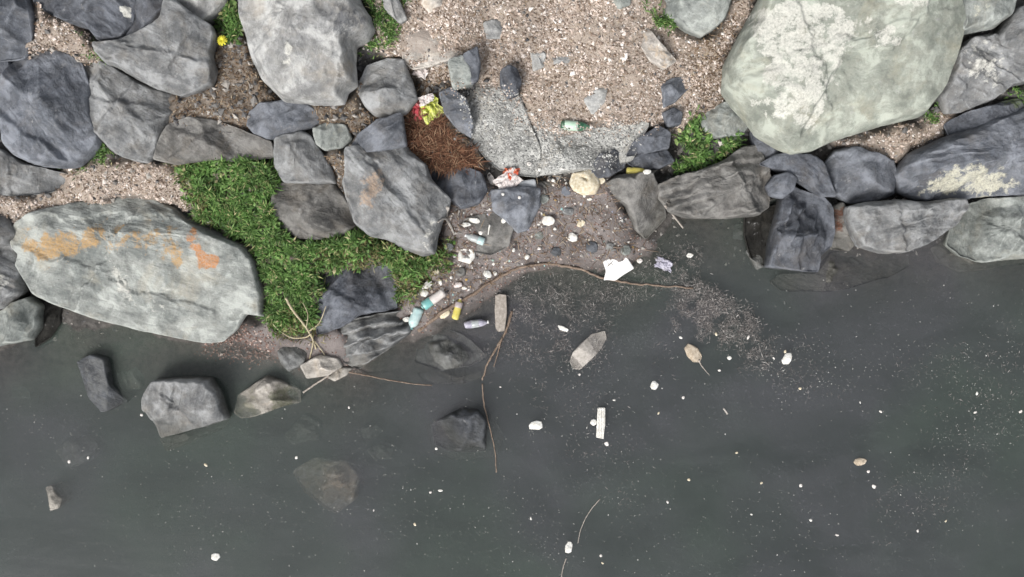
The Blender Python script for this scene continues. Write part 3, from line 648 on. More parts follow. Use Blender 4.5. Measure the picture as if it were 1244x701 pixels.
 ('rock', 'blocky grey rock standing in the water with a crack down its right side', [(179, 481), (192, 462), (223, 459), (257, 460), (268, 477), (277, 507), (257, 514), (220, 524), (197, 530), (192, 511), (179, 496)], 'grey', 52, LG(zabs=0.0, H=0.36, depth=0.6, bevel=0.3, strata=75, led=0.014, rough=0.9, planes=[(225, 485, 0.33, 0.06, 0.05), (262, 490, 0.29, -0.8, 0.1), (190, 490, 0.28, 0.6, 0.0), (225, 512, 0.22, 0.05, 0.8)])),
 ('rock', 'yellowish pale rock with green algae standing in the water', [(287, 500), (292, 480), (310, 468), (325, 457), (345, 465), (362, 475), (362, 488), (340, 494), (310, 505), (295, 506)], 'pale', 53, LG(zabs=-0.02, H=0.2, depth=0.5, stains=[([(320, 468), (362, 470), (364, 492), (330, 495)], (0.14, 0.15, 0.09), 0.8, 8), ([(287, 500), (300, 475), (318, 478), (312, 504)], (0.34, 0.33, 0.25), 0.7, 5)])),
 ('rock', 'underwater shelf along the foot of the cracked blocky rock', [(200, 530), (225, 523), (262, 512), (276, 508), (268, 522), (235, 536), (208, 546)], 'brown', 54, LG(zabs=-0.17, H=0.12, depth=0.5)),
 ('rock', 'small pale two-lobed stone alone in the open water', [(57, 594), (62, 592), (69, 601), (75, 606), (71, 615), (62, 618), (60, 608)], 'pale', 55, LG(zabs=-0.01, H=0.07, depth=0.6)),
 ('rock', 'dark submerged rock with its pointed top breaking the surface', [(527, 516), (542, 507), (562, 497), (580, 500), (589, 512), (588, 546), (568, 548), (545, 546), (531, 538)], 'dark', 56, LG(zabs=-0.03, H=0.20, depth=0.8, bevel=0.6, facets=4, rough=0.9, led=0.004)),
 ('rock', 'brown rounded rock wholly under water, out from the shore', [(358, 574), (382, 559), (419, 559), (436, 578), (432, 604), (408, 622), (389, 611), (371, 596)], 'pale', 57, LG(zabs=-0.17, H=0.18, depth=0.8, bevel=0.7, rough=1.2, stains=[([(358, 574), (382, 559), (419, 559), (436, 578), (432, 604), (408, 622), (389, 611), (371, 596)], (0.36, 0.29, 0.21), 0.8, 5)])),
 ('rock', 'faint greenish submerged rock near the yellowish one', [(348, 528), (371, 503), (389, 514), (386, 533), (356, 538)], 'greeng', 58, LG(zabs=-0.27, H=0.14, depth=0.6)),
 ('rock', 'faint small submerged stone between the twig and the rounded sunken rock', [(440, 520), (456, 514), (464, 522), (455, 532), (442, 530)], 'greeng', 59, LG(zabs=-0.30, H=0.12, depth=0.6)),
 ('rock', 'faint flat submerged stone beside the rounded sunken rock', [(448, 547), (462, 540), (478, 546), (474, 556), (456, 556)], 'greeng', 60, LG(zabs=-0.30, H=0.12, depth=0.6)),
 ('rock', 'pale blurred stone under water below the cracked blocky rock', [(72, 548), (84, 535), (108, 530), (120, 540), (112, 556), (88, 566)], 'light', 61, LG(zabs=-0.34, H=0.14, depth=0.6)),
 ('rock', 'sunken green-grey stone by the pale pair of stones', [(395, 468), (420, 458), (440, 462), (436, 478), (412, 484)], 'greeng', 62, LG(zabs=-0.26, H=0.14, depth=0.5)),
 ('boulder', 'square-cornered dark cracked rock at the lower edge of the grass bank', [(389, 333), (413, 330), (444, 319), (475, 326), (480, 357), (481, 374), (437, 381), (416, 395), (386, 405)], 'dark', 63, LG(zabs=0.22, H=0.26, depth=0.5, bevel=0.3, strata=50, led=0.012, rough=1.0)),
 ('boulder', 'layered grey slab with light streaks, slanting into the water', [(410, 402), (437, 386), (492, 378), (499, 403), (471, 424), (437, 447), (420, 439), (413, 425)], 'grey', 64, LG(zabs=0.10, H=0.22, depth=0.5, bevel=0.3, strata=18, led=0.04)),
 ('rock', 'pale beige lump of rock at the waterline below the layered slab', [(367, 444), (389, 432), (410, 436), (414, 445), (399, 455), (375, 458)], 'pale', 65, LG(zabs=0.08, H=0.14, depth=0.4)),
 ('rock', 'smaller pale beige stone beside the pale lump at the waterline', [(400, 458), (414, 447), (427, 448), (420, 456), (408, 462)], 'pale', 66, LG(zabs=0.05, H=0.09, depth=0.3)),
 ('rock', 'small dull grey rock in the water below the dry stalks', [(339, 427), (351, 417), (366, 418), (374, 428), (370, 440), (352, 449), (343, 440)], 'grey', 67, LG(zabs=0.02, H=0.14, depth=0.4)),
 ('rock', 'smooth rounded grey rock in the water near the floating bottles', [(505, 439), (510, 420), (522, 408), (540, 401), (560, 408), (576, 420), (588, 431), (570, 443), (533, 448)], 'grey', 68, LG(zabs=-0.02, H=0.16, depth=0.5, bevel=0.7)),
 ('rock', 'flat muddy grey rock with litter on it', [(562, 290), (566, 268), (600, 258), (622, 276), (616, 298), (596, 308), (575, 304)], 'brown', 69, LG(e=0.07, H=0.07, bevel=0.5, rough=0.6)),
 ('rock', 'pale grey-green stone standing on edge above the gritty slab', [(546, 76), (563, 70), (571, 85), (574, 99), (551, 104)], 'greeng', 70, LG(e=0.16, H=0.16)),
 ('rock', 'dark stone beside the pale stone standing on edge', [(564, 70), (580, 60), (583, 78), (580, 94), (573, 98)], 'dark', 71, LG(e=0.22, H=0.12)),
 ('rock', 'oval dark blue stone at the top of the gritty slab', [(609, 88), (618, 82), (627, 86), (632, 100), (628, 112), (617, 116), (609, 103)], 'dark', 72, LG(e=0.12, H=0.14, bevel=0.8)),
 ('rock', 'flat sandy slab with a clean broken edge over the straw hollow', [(492, 72), (502, 81), (520, 78), (540, 73), (554, 68), (557, 55), (552, 38), (530, 26), (500, 30), (488, 50)], 'pale', 73, LG(e=0.0, H=0.06, bevel=0.12, facets=2, rough=0.3, stains=[([(480, 70), (560, 60), (560, 20), (480, 20)], (0.30, 0.25, 0.215), 0.9, 6)])),
 ('rock', 'flat pale sandstone chip lying on the shell gravel', [(776, 40), (788, 38), (803, 55), (819, 72), (806, 80), (790, 72), (780, 56)], 'pale', 74, LG(e=0.03, H=0.08, stains=[([(776, 36), (822, 72), (806, 84), (780, 60)], (0.46, 0.36, 0.26), 0.7, 6)])),
 ('rock', 'blue-grey triangular stone at the right edge of the shell gravel', [(804, 104), (818, 97), (834, 96), (836, 106), (820, 122), (808, 128)], 'blue', 75, LG(e=0.03, H=0.1)),
 ('rock', 'pale pinkish stone flush in the shell gravel above the green bottle', [(711, 120), (724, 110), (737, 106), (734, 122), (721, 136)], 'light', 76, LG(e=0.02, H=0.06)),
 ('rock', 'flat grey stone flush in the middle of the shell gravel', [(668, 68), (684, 62), (703, 62), (703, 80), (690, 86), (678, 85)], 'light', 77, LG(e=0.02, H=0.06)),
 ('rock', 'small grey stone flush in shell gravel with a shadowed right side', [(644, 63), (656, 61), (663, 68), (660, 80), (649, 84)], 'light', 78, LG(e=0.02, H=0.08)),
 ('rock', 'rounded lilac-grey stone in the upper shell gravel', [(588, 28), (604, 25), (613, 34), (606, 45), (592, 45)], 'light', 79, LG(e=0.02, H=0.05)),
 ('rock', 'pale grey stone lying in the smeared grass', [(462, -8), (478, -12), (486, 5), (492, 20), (484, 24), (470, 12)], 'light', 80, LG(e=0.08, H=0.08)),
 ('rock', 'pale stone beside the smeared grass at the top of the shell gravel', [(514, -14), (536, -14), (535, 5), (522, 12), (514, 4)], 'pale', 81, LG(e=0.02, H=0.08)),
 ('rock', 'small grey-green stone at the top of the shell gravel near the smooth pale rock', [(742, -14), (765, -14), (764, 4), (752, 9), (744, 3)], 'greeng', 82, LG(e=0.03, H=0.08)),
 ('rock', 'small dark lump above the grass wedge', [(806, 138), (818, 132), (828, 138), (826, 150), (812, 152)], 'dark', 83, LG(e=0.08, H=0.09)),
 ('rock', 'dark ragged rock under the lower edge of the gritty slab', [(718, 206), (728, 190), (745, 184), (758, 190), (756, 204), (740, 214), (726, 216)], 'dark', 84, LG(e=0.14, H=0.15, rough=1.5)),
 ('rock', 'dim submerged stone off the sunken brown ledge', [(8, 462), (30, 456), (44, 466), (36, 482), (14, 482)], 'greeng', 91, LG(zabs=-0.28, H=0.14, depth=0.6)),
 ('rock', 'dim submerged slab beside the squared rock poking out of the water', [(140, 446), (160, 440), (176, 450), (172, 470), (152, 474)], 'greeng', 92, LG(zabs=-0.20, H=0.12, depth=0.6)),
 ('rock', 'dim sunken stone spread around the smooth rounded grey rock', [(500, 440), (530, 450), (572, 446), (590, 436), (600, 452), (560, 466), (520, 464)], 'brown', 93, LG(zabs=-0.16, H=0.10, depth=0.5)),
 ('rock', 'dim sunken skirt of the rock whose tip breaks the surface', [(520, 520), (540, 498), (566, 488), (592, 496), (610, 530), (600, 556), (560, 558), (528, 550)], 'brown', 94, LG(zabs=-0.26, H=0.12, depth=0.6)),
 ('rock', 'added black stone painting the shadow deep in the crevice beside the column-jointed rock', [(908, 262), (922, 258), (946, 250), (944, 275), (938, 300), (935, 322), (914, 312), (906, 285)], 'black', 88, LG(zabs=0.08, H=0.05, depth=0.6)),  # added stone, its black colour stands in for the crevice shadow
 ('rock', 'added black stone painting the shadow in the gap at the end of the orange-stained boulder', [(46, 372), (56, 364), (74, 372), (70, 392), (60, 408), (44, 418)], 'black', 89, LG(zabs=0.06, H=0.05, depth=0.5)),  # added stone, shadow of the gap put into its colour
 ('rock', 'small round wet stone in the shallow water under the dull grey-brown boulder', [(888, 280), (896, 272), (908, 274), (912, 284), (902, 290), (892, 289)], 'grey', 90, LG(zabs=-0.10, H=0.08, depth=0.4)),
]
_r = random.Random(5)
for k, (px, py, r) in enumerate([(662, 226, 8), (676, 214, 7), (688, 232, 6), (660, 242, 7), (745, 222, 7), (600, 222, 7), (590, 240, 8), (655, 286, 6), (626, 296, 7), (742, 300, 6), (720, 300, 7), (640, 262, 6), (560, 330, 6), (545, 300, 5), (676, 305, 7), (760, 304, 7), (800, 262, 6), (690, 256, 6)]):
    pol = [(px + r * _r.uniform(.75, 1.2) * math.cos(a * 0.9), py + r * _r.uniform(.6, 1.0) * math.sin(a * 0.9)) for a in range(7)]
    ROCKS.append(('stone', 'small broken stone half sunk in the littered mud', pol, ('brown', 'grey', 'dark', 'greeng')[k % 4], 300 + k, LG(e=0.005, H=0.05, depth=0.12)))
for (nm, lab, poly, mt, seed, kw) in ROCKS:
    add_rock(nm, lab, poly, mt, seed, cat='slab' if nm == 'concrete_slab' else 'boulder' if nm == 'boulder' else 'stone' if nm == 'stone' else 'rock', group='small broken stones in the mud' if nm == 'stone' else None, **kw)
#%%JUNK%%
# ------------------------------------------------------------------ finding the surface under a photo position
def surface(px, py, skip=()):
    dg_ = bpy.context.evaluated_depsgraph_get()
    o = Vector((0, 0, CAM_H)); dr = (Vector(P(px, py, 0)) - o).normalized()
    hit, loc, nor, fi, ob, mtx = sc.ray_cast(dg_, o, dr)
    return (loc.copy(), ob.name if ob else '') if hit else (Vector(P(px, py, 0)), '')
bpy.context.view_layer.update()

def simple_mat(name, c1, c2, rough=0.6, scale=40, bump=0.2, spec=0.4, alpha=None, trans=0.0, grime=0.45):
    s = NT(name)
    tc = s.n('ShaderNodeTexCoord')
    n = s.noise(tc.outputs['Object'], scale, 5, 0.6)
    f = s.mr(n, 0.38, 0.66)
    col = s.mix(f, c1, c2)
    gr = s.noise(tc.outputs['Object'], 11, 6, 0.68, 0.5)
    col = s.mix(s.mr(gr, 0.50, 0.68, 0, grime), col, (0.19, 0.165, 0.14))
    return s.bsdf(col, rough, s.bump(n, bump, 0.01), spec, trans=trans, alpha=alpha)
def island_mat(name, stops, rough=0.8, vs_=2.5, lo=0.72, hi=1.2):
    """colour picked per separate fleck, chip or leaf"""
    s = NT(name)
    g = s.n('ShaderNodeNewGeometry'); tc = s.n('ShaderNodeTexCoord')
    col = s.ramp(g.outputs['Random Per Island'], stops)
    n = s.noise(tc.outputs['Object'], vs_, 4, 0.55)
    col = s.mix(1.0, col, s.mix(s.mr(n, 0.3, 0.7), (lo, lo, lo), (hi, hi, hi)), 'MULTIPLY')
    return s.bsdf(col, rough, None, 0.25)

MAT = {
 'foam': simple_mat('white_foam', (0.58, 0.56, 0.51), (0.80, 0.80, 0.77), 0.75, 30, 0.3, 0.25),
 'foam_white': simple_mat('clean_white_foam', (0.76, 0.76, 0.75), (0.84, 0.84, 0.83), 0.7, 18, 0.15, 0.25, grime=0.12),
 'foam_cream': simple_mat('cream_foam', (0.52, 0.44, 0.30), (0.76, 0.71, 0.58), 0.8, 25, 0.6, 0.2),
 'foam_tan': simple_mat('tan_foam', (0.33, 0.27, 0.20), (0.52, 0.45, 0.36), 0.8, 25, 0.6, 0.2),
 'plank': simple_mat('weathered_wood', (0.27, 0.24, 0.21), (0.42, 0.38, 0.34), 0.85, 30, 0.5, 0.2),
 'wood': simple_mat('wet_branch', (0.14, 0.10, 0.075), (0.27, 0.21, 0.165), 0.8, 30, 0.5, 0.2),
 'reed': simple_mat('dry_reed', (0.34, 0.29, 0.19), (0.50, 0.45, 0.31), 0.8, 30, 0.4, 0.2),
 'drift': simple_mat('bleached_driftwood', (0.32, 0.30, 0.27), (0.46, 0.43, 0.40), 0.85, 30, 0.4, 0.2),
 'teal': simple_mat('teal_plastic', (0.14, 0.38, 0.37), (0.25, 0.50, 0.48), 0.3, 14, 0.2, 0.5),
 'paleteal': simple_mat('pale_teal_plastic', (0.36, 0.50, 0.50), (0.52, 0.64, 0.63), 0.3, 14, 0.2, 0.5),
 'clear': simple_mat('scuffed_clear_plastic', (0.42, 0.46, 0.46), (0.60, 0.62, 0.62), 0.25, 14, 0.3, 0.6, alpha=0.75),
 'label': simple_mat('faded_label', (0.55, 0.50, 0.48), (0.70, 0.66, 0.62), 0.6, 20, 0.1),
 'yellow': simple_mat('yellow_plastic', (0.52, 0.44, 0.08), (0.66, 0.58, 0.18), 0.4, 20, 0.2, 0.5),
 'pinkgrey': simple_mat('pinkish_grey_plastic', (0.33, 0.28, 0.28), (0.46, 0.40, 0.40), 0.4, 20, 0.2, 0.5),
 'greenglass': simple_mat('green_bottle', (0.020, 0.09, 0.045), (0.05, 0.16, 0.09), 0.12, 20, 0.05, 0.6),
 'greenshine': simple_mat('pale_green_highlight', (0.42, 0.60, 0.46), (0.56, 0.70, 0.58), 0.4, 20, 0.1),  # glass highlight of the green bottle, put into colour
 'whitepl': simple_mat('white_plastic', (0.62, 0.63, 0.63), (0.76, 0.77, 0.77), 0.35, 20, 0.1, 0.5),
 'bluegrey': simple_mat('grey_plastic', (0.36, 0.38, 0.40), (0.48, 0.50, 0.52), 0.4, 20, 0.2, 0.5),
 'purple': simple_mat('lilac_plastic', (0.30, 0.29, 0.36), (0.44, 0.43, 0.50), 0.35, 16, 0.3, 0.5),
 'orange': simple_mat('orange_wrapper', (0.55, 0.08, 0.03), (0.66, 0.20, 0.10), 0.4, 20, 0.2, 0.5),
 'red': simple_mat('red_wrapper', (0.42, 0.05, 0.07), (0.58, 0.14, 0.15), 0.35, 20, 0.2, 0.5),
 'lime': simple_mat('lime_wrapper', (0.52, 0.58, 0.08), (0.72, 0.74, 0.30), 0.35, 30, 0.2, 0.5),
 'pinkwhite': simple_mat('pinkish_white_film', (0.55, 0.48, 0.46), (0.72, 0.68, 0.66), 0.35, 20, 0.2, 0.5),
 'petal': simple_mat('yellow_petal', (0.62, 0.56, 0.03), (0.75, 0.70, 0.08), 0.7, 60, 0.1),
 'stem': simple_mat('green_stem', (0.06, 0.10, 0.025), (0.10, 0.15, 0.04), 0.7, 40, 0.1),
 'shell': simple_mat('white_shell', (0.58, 0.54, 0.50), (0.76, 0.73, 0.70), 0.5, 40, 0.2),
}

# ------------------------------------------------------------------ litter builders
def lump(name, label, px, py, w_, h_, ang=0, mat='foam', thick=None, seed=0, cat='foam', group=None, poly=None, pits=(), z=None, up=0.0, rough=0.8):
    rng = np.random.default_rng(seed + 900)
    if poly is None:
        k = 9; a = np.arange(k) / k * 6.283 + rng.uniform(-0.2, 0.2, k)
        rr = rng.uniform(0.78, 1.1, k); ca, sa = math.cos(math.radians(ang)), math.sin(math.radians(ang))
        qx, qy = rr * np.cos(a) * w_ / 2, rr * np.sin(a) * h_ / 2
        poly = np.stack([px + qx * ca - qy * sa, py + qx * sa + qy * ca], 1)
    poly = np.asarray(poly, float); size = K * math.sqrt(abs(area(poly)))
    t = thick if thick else 0.32 * size
    loc, hit = surface(px, py)
    z0 = (loc.z if z is None else z) + up + (0.012 if hit != 'water' else 0.0) + 0.10 * t
    V, F, st, stv, c = rock_shape(poly, seed + 500, zabs=z0, H=t * 0.8, depth=max(0.02, t * 0.6), bevel=0.5, led=0.0, rough=rough * min(1, size * 2.2), spacing=max(0.006, size / 11), raise_=pits, facets=4)
    me = mesh_np(name, V - np.array(c), F, MAT[mat], True)
    return link(name, me, None, c, label, cat, group)

def prism(name, poly, z, t, mat, bev=0.008, jag=0.0, seed=0):
    import bmesh
    rng = np.random.default_rng(seed)
    W = PA(np.asarray(poly, float), z)
    if area(W) < 0: W = W[::-1]
    if jag:
        W = resample(W, 0.035); W = W + rng.normal(0, jag, W.shape)
    c = W.mean(0)
    bm = bmesh.new()
    vs_ = [bm.verts.new((p[0] - c[0], p[1] - c[1], 0)) for p in W]
    f = bm.faces.new(vs_)
    r = bmesh.ops.extrude_face_region(bm, geom=[f])
    bmesh.ops.translate(bm, verts=[q for q in r['geom'] if isinstance(q, bmesh.types.BMVert)], vec=(0, 0, t))
    bmesh.ops.recalc_face_normals(bm, faces=bm.faces)
    if bev: bmesh.ops.bevel(bm, geom=list(bm.edges), offset=bev, segments=2, affect='EDGES')
    me = bpy.data.meshes.new(name); bm.to_mesh(me); bm.free()
    for p in me.polygons: p.use_smooth = False
    me.materials.append(MAT[mat])
    return me, (c[0], c[1], z)

def tube_mesh(name, pts, r0, r1, mat, sides=7, seed=0, wob=0.15, sub=6):
    p = np.asarray(pts, float)
    # Catmull-Rom
    q = []
    e = np.concatenate([[2 * p[0] - p[1]], p, [2 * p[-1] - p[-2]]])
    for i in range(len(p) - 1):
        a, b, c, d = e[i], e[i + 1], e[i + 2], e[i + 3]
        for t in np.arange(sub) / sub:
            q.append(0.5 * ((2 * b) + (-a + c) * t + (2 * a - 5 * b + 4 * c - d) * t * t + (-a + 3 * b - 3 * c + d) * t ** 3))
    q.append(p[-1]); q = np.array(q); n = len(q)
    rng = np.random.default_rng(seed)
    q[1:-1] += rng.normal(0, max(r0, r1) * wob, (n - 2, 3))
    T = np.gradient(q, axis=0); T /= np.linalg.norm(T, axis=1)[:, None] + 1e-9
    up = np.array([0, 0, 1.0]); 
    A = np.cross(T, up); A /= np.linalg.norm(A, axis=1)[:, None] + 1e-9; Bn = np.cross(A, T)
    rad = np.linspace(r0, r1, n) * (1 + rng.normal(0, 0.08, n))
    th = np.arange(sides) / sides * 6.283
    V = q[:, None] + rad[:, None, None] * (np.cos(th)[None, :, None] * A[:, None] + np.sin(th)[None, :, None] * Bn[:, None])
    V = V.reshape(-1, 3); i = np.arange(sides); j = (i + 1) % sides
    F = [np.stack([k * sides + i, k * sides + j, (k + 1) * sides + j, (k + 1) * sides + i], 1) for k in range(n - 1)]
    V = np.concatenate([V, q[:1], q[-1:]]); a, b = len(V) - 2, len(V) - 1
    tr = [np.stack([np.full(sides, a), j, i], 1), np.stack([np.full(sides, b), (n - 1) * sides + i, (n - 1) * sides + j], 1)]
    c = q[0].copy()
    return mesh_np(name, V - c, [np.concatenate(F), np.concatenate(tr)], MAT[mat], True), c
def path3(pts, dz=0.01, zmin=None):
    """photo points (px, py[, lift]) laid on the surface they cover"""
    r = []
    for q in pts:
        loc, hit = surface(q[0], q[1])
        z = loc.z + dz + (q[2] if len(q) > 2 else 0)
        if zmin is not None: z = max(z, zmin)
        r.append(P(q[0], q[1], z))
    return r
def stick(name, label, pts, r0, r1, mat, cat, dz=0.01, seed=0, wob=0.15, branches=(), group=None):
    me, c = tube_mesh(name, path3(pts, dz), r0, r1, mat, seed=seed, wob=wob)
    if not branches:
        return link(name, me, None, c, label, cat, group)
    root = bpy.data.objects.new(name, None); COL.objects.link(root); root.location = c; root.empty_display_size = 0.1
    root['label'] = label; root['category'] = cat
    link('stem', me, root)
    for k, (bp, b0, b1) in enumerate(branches):
        bm_, bc = tube_mesh('branch', path3(bp, dz), b0, b1, mat, seed=seed + k + 1, wob=wob)
        link('branch', bm_, root, tuple(np.array(bc) - np.array(c)))
    return root

def lathe(prof, sides=18, crush=0.0, seed=0):
    """profile [(x, r)] along +x"""
    prof = np.asarray(prof, float); n = len(prof); th = np.arange(sides) / sides * 6.283
    V = np.stack([np.repeat(prof[:, 0], sides), (prof[:, 1:2] * np.cos(th)).ravel(), (prof[:, 1:2] * np.sin(th)).ravel()], 1)
    if crush:
        V += crush * np.stack([fbm(V[:, 0] * 25, V[:, 1] * 25, V[:, 2] * 25, seed=seed + a, octv=2) for a in range(3)], 1)
    i = np.arange(sides); j = (i + 1) % sides
    F = np.concatenate([np.stack([k * sides + i, (k + 1) * sides + i, (k + 1) * sides + j, k * sides + j], 1) for k in range(n - 1)])
    V = np.concatenate([V, [[prof[0, 0], 0, 0], [prof[-1, 0], 0, 0]]]); a, b = len(V) - 2, len(V) - 1
    T = np.concatenate([np.stack([np.full(sides, a), i, j], 1), np.stack([np.full(sides, b), (n - 1) * sides + j, (n - 1) * sides + i], 1)])
    return V, [F, T]
def bottle(label, px, py, ang, L, R, body, cap, lab=None, lab_rng=(0.25, 0.55), crush=0.003, sink=0.0, seed=0, name='plastic_bottle', cat='bottle'):
    """ang: photo degrees from the base to the cap, clockwise from the right"""
    loc, hit = surface(px, py)
    loc = Vector(P(px, py, loc.z + R * 0.85 - sink))
    root = bpy.data.objects.new(name, None); COL.objects.link(root); root.location = loc; root.rotation_euler = (0.3, 0.0, -math.radians(ang)); root.empty_display_size = 0.1
    root['label'] = label; root['category'] = cat
    h = L / 2
    prof = [(-h, R * 0.55), (-h + 0.01, R * 0.92), (-h + 0.03, R), (-h + 0.06, R * 0.95), (-h + 0.08, R), (0, R * 0.98), (h * 0.25, R), (h * 0.45, R * 0.93), (h * 0.66, R * 0.62), (h * 0.82, R * 0.36), (h * 0.88, R * 0.36)]
    V, F = lathe(prof, 18, crush, seed); link('body', mesh_np('body', V, F, MAT[body], True), root)
    V, F = lathe([(h * 0.87, R * 0.42), (h * 0.88, R * 0.46), (h * 0.99, R * 0.46), (h, R * 0.38)], 14, 0, seed); link('cap', mesh_np('cap', V, F, MAT[cap], True), root)
    if lab:
        a, b = -h + lab_rng[0] * L, -h + lab_rng[1] * L
        V, F = lathe([(a, R * 1.02), (a + 0.002, R * 1.05), ((a + b) / 2, R * 1.05), (b - 0.002, R * 1.05), (b, R * 1.02)], 18, crush * 0.7, seed); link('label', mesh_np('label', V, F, MAT[lab], True), root)
    return root
def crumple(name, label, px, py, w_, h_, ang, mat, seed, cat='wrapper', amp=0.03, up=0.02, parent=None):
    loc, hit = surface(px, py)
    n = 22
    u, v = np.meshgrid(np.linspace(-0.5, 0.5, n), np.linspace(-0.5, 0.5, n))
    edge = 1 - 0.22 * (fbm(u * 5, v * 5, seed=seed, octv=2))
    x = u * w_ * K * edge; y = v * h_ * K * edge
    z = amp * np.abs(fbm(u * 3.2, v * 3.2, seed=seed + 2, octv=4)) * 1.2 + amp * 0.8 * (0.25 - u * u - v * v)
    x = x + 0.25 * amp * fbm(u * 5, v * 5, seed=seed + 4, octv=3); y = y + 0.25 * amp * fbm(u * 5, v * 5, seed=seed + 6, octv=3)
    i = np.arange(n * n).reshape(n, n)
    F = np.stack([i[:-1, :-1], i[:-1, 1:], i[1:, 1:], i[1:, :-1]], -1).reshape(-1, 4)
    me = mesh_np(name, np.stack([x.ravel(), y.ravel(), z.ravel()], 1), [F], MAT[mat], False)
    o = link(name, me, None, P(px, py, loc.z + up), label, cat)
    o.rotation_euler = (0, 0, -math.radians(ang))
    return o

# ------------------------------------------------------------------ litter on the bank
me, c = prism('foam_board', [(732, 318), (738, 315), (742, 309), (754, 303), (760, 311), (770, 326), (757, 334), (747, 341), (736, 340), (733, 341), (736, 329)], 0.035, 0.05, 'foam_white', 0.008)
link('foam_board', me, None, c, 'bright white foam board fragment, the largest white piece, at the edge of the water', 'foam board')
lump('foam_lump', 'cream-coloured foam lump with a dark hole, at the foot of the gritty slab', 709, 220, 34, 30, 10, 'foam_cream', 0.13, 1, pits=[([(708, 214), (714, 214), (714, 219), (709, 219)], -0.08)], poly=[(694, 222), (697, 212), (707, 210), (715, 206), (723, 212), (727, 224), (722, 234), (708, 235), (698, 230)])
lump('foam_ring', 'ragged white foam ring with a hole, lying on the mud', 566, 310, 20, 18, 20, 'foam', 0.05, 2, pits=[([(562, 306), (570, 307), (570, 313), (563, 313)], -0.06)])
bottle('teal plastic bottle with a faded label lying on the mud spit', 526, 364, 145, 0.33, 0.055, 'label', 'teal', 'teal', (0.58, 0.92), seed=1)
bottle('short pale teal plastic bottle at the tip of the layered slab', 504, 387, 113, 0.27, 0.065, 'paleteal', 'teal', None, seed=2)
bottle('clear plastic bottle with a teal end on the flat muddy rock', 577, 290, 200, 0.25, 0.045, 'clear', 'whitepl', 'paleteal', (0.05, 0.35), seed=3)
bottle('yellow plastic bottle with a pinkish grey neck in the shallows', 556, 375, -75, 0.27, 0.045, 'yellow', 'pinkgrey', 'pinkgrey', (0.55, 0.80), seed=4)
bottle('crushed lilac plastic bottle afloat above the smooth rounded rock', 579, 393, -8, 0.30, 0.045, 'purple', 'whitepl', 'clear', (0.3, 0.6), 0.008, seed=5)
bottle('green bottle with a pale painted-on highlight lying on the gravel above the gritty slab', 700, 153, 4, 0.36, 0.055, 'greenglass', 'whitepl', 'greenshine', (0.12, 0.55), 0.0, seed=6, name='green_bottle')  # pale band paints the shine on the glass
bottle('yellow bottle with a white cap beside the thin black-grey rock sliver', 774, 208, 2, 0.26, 0.042, 'yellow', 'whitepl', None, sink=-0.13, seed=7)
crumple('orange_wrapper', 'crumpled orange-red wrapper on the speckled dark rock', 620, 214, 17, 18, 10, 'orange', 1, amp=0.05, up=0.17)
crumple('plastic_film', 'pinkish white plastic film beneath the orange-red wrapper', 617, 220, 30, 20, -35, 'pinkwhite', 2, 'plastic film', 0.03, 0.015)
crumple('red_wrapper', 'crumpled red wrapper above the dry brown straw', 508, 136, 16, 25, 10, 'red', 3, amp=0.06, up=0.10)
crumple('yellow_wrapper', 'crumpled lime-yellow wrapper above the dry brown straw', 522, 133, 24, 25, -30, 'lime', 4, amp=0.07, up=0.11)
crumple('plastic_film', 'small cream plastic scrap above the lime-yellow wrapper', 518, 121, 18, 10, -20, 'pinkwhite', 5, 'plastic film', 0.03, 0.08)
crumple('plastic_film', 'pale pink plastic scrap under the broken edge of the flat sandy slab', 511, 88, 15, 11, 20, 'pinkwhite', 6, 'plastic film', 0.03, 0.02)
crumple('plastic_film', 'lilac crinkled plastic film floating right of the white foam board', 806, 321, 20, 14, 15, 'purple', 7, 'plastic film', 0.02, 0.006)
me, c = prism('plastic_tray', [(628, 221), (650, 218), (652, 230), (630, 232)], surface(640, 225)[0].z + 0.02, 0.05, 'bluegrey', 0.012)
link('plastic_tray', me, None, c, 'pale grey plastic container beside the orange-red wrapper', 'container')
lump('white_shell', 'slim white shell left of the orange-red wrapper', 597, 218, 7, 16, -25, 'shell', 0.03, 3, cat='shell')

LANDBIT = [(666, 268, 14, 11, 5, 'foam', 'rounded bright white foam piece on the mud above the smaller ones'), (694, 288, 15, 10, 5, 'foam', 'squarish white foam piece on the mud above the white board'), (706, 271, 10, 8, -30, 'foam_cream', 'cream foam nub beside the rounded white one on the mud'),
 (592, 333, 11, 8, 10, 'foam', 'oval white foam piece above the long branch'), (577, 268, 12, 7, 15, 'foam', 'short white foam block on the flat muddy rock'), (566, 273, 11, 5, -5, 'foam', 'thin pale foam strip beside the short white block'),
 (540, 381, 15, 9, -35, 'foam_cream', 'cream foam block left of the yellow bottle'), (494, 388, 10, 6, 0, 'foam', 'small white foam piece touching the short pale teal bottle'), (730, 219, 10, 9, 0, 'foam_cream', 'small cream foam ball beside the cream lump'),
 (519, 346, 13, 7, -35, 'foam', 'elongated white foam piece above the faded-label bottle'), (515, 356, 11, 8, 0, 'foam', 'white foam chunk left of the faded-label bottle'), (529, 329, 8, 6, 20, 'foam_cream', 'cream foam bit at the rim of the grass'),
 (556, 346, 11, 6, -10, 'pinkwhite', 'pinkish pale scrap on the mud spit'), (786, 209, 9, 6, 0, 'foam', 'white foam bit just right of the yellow bottle with the white cap')]
for k, (px, py, a, b, an, mt, lb) in enumerate(LANDBIT):
    lump('foam_piece', lb, px, py, a, b, an, mt, 0.04, 20 + k)
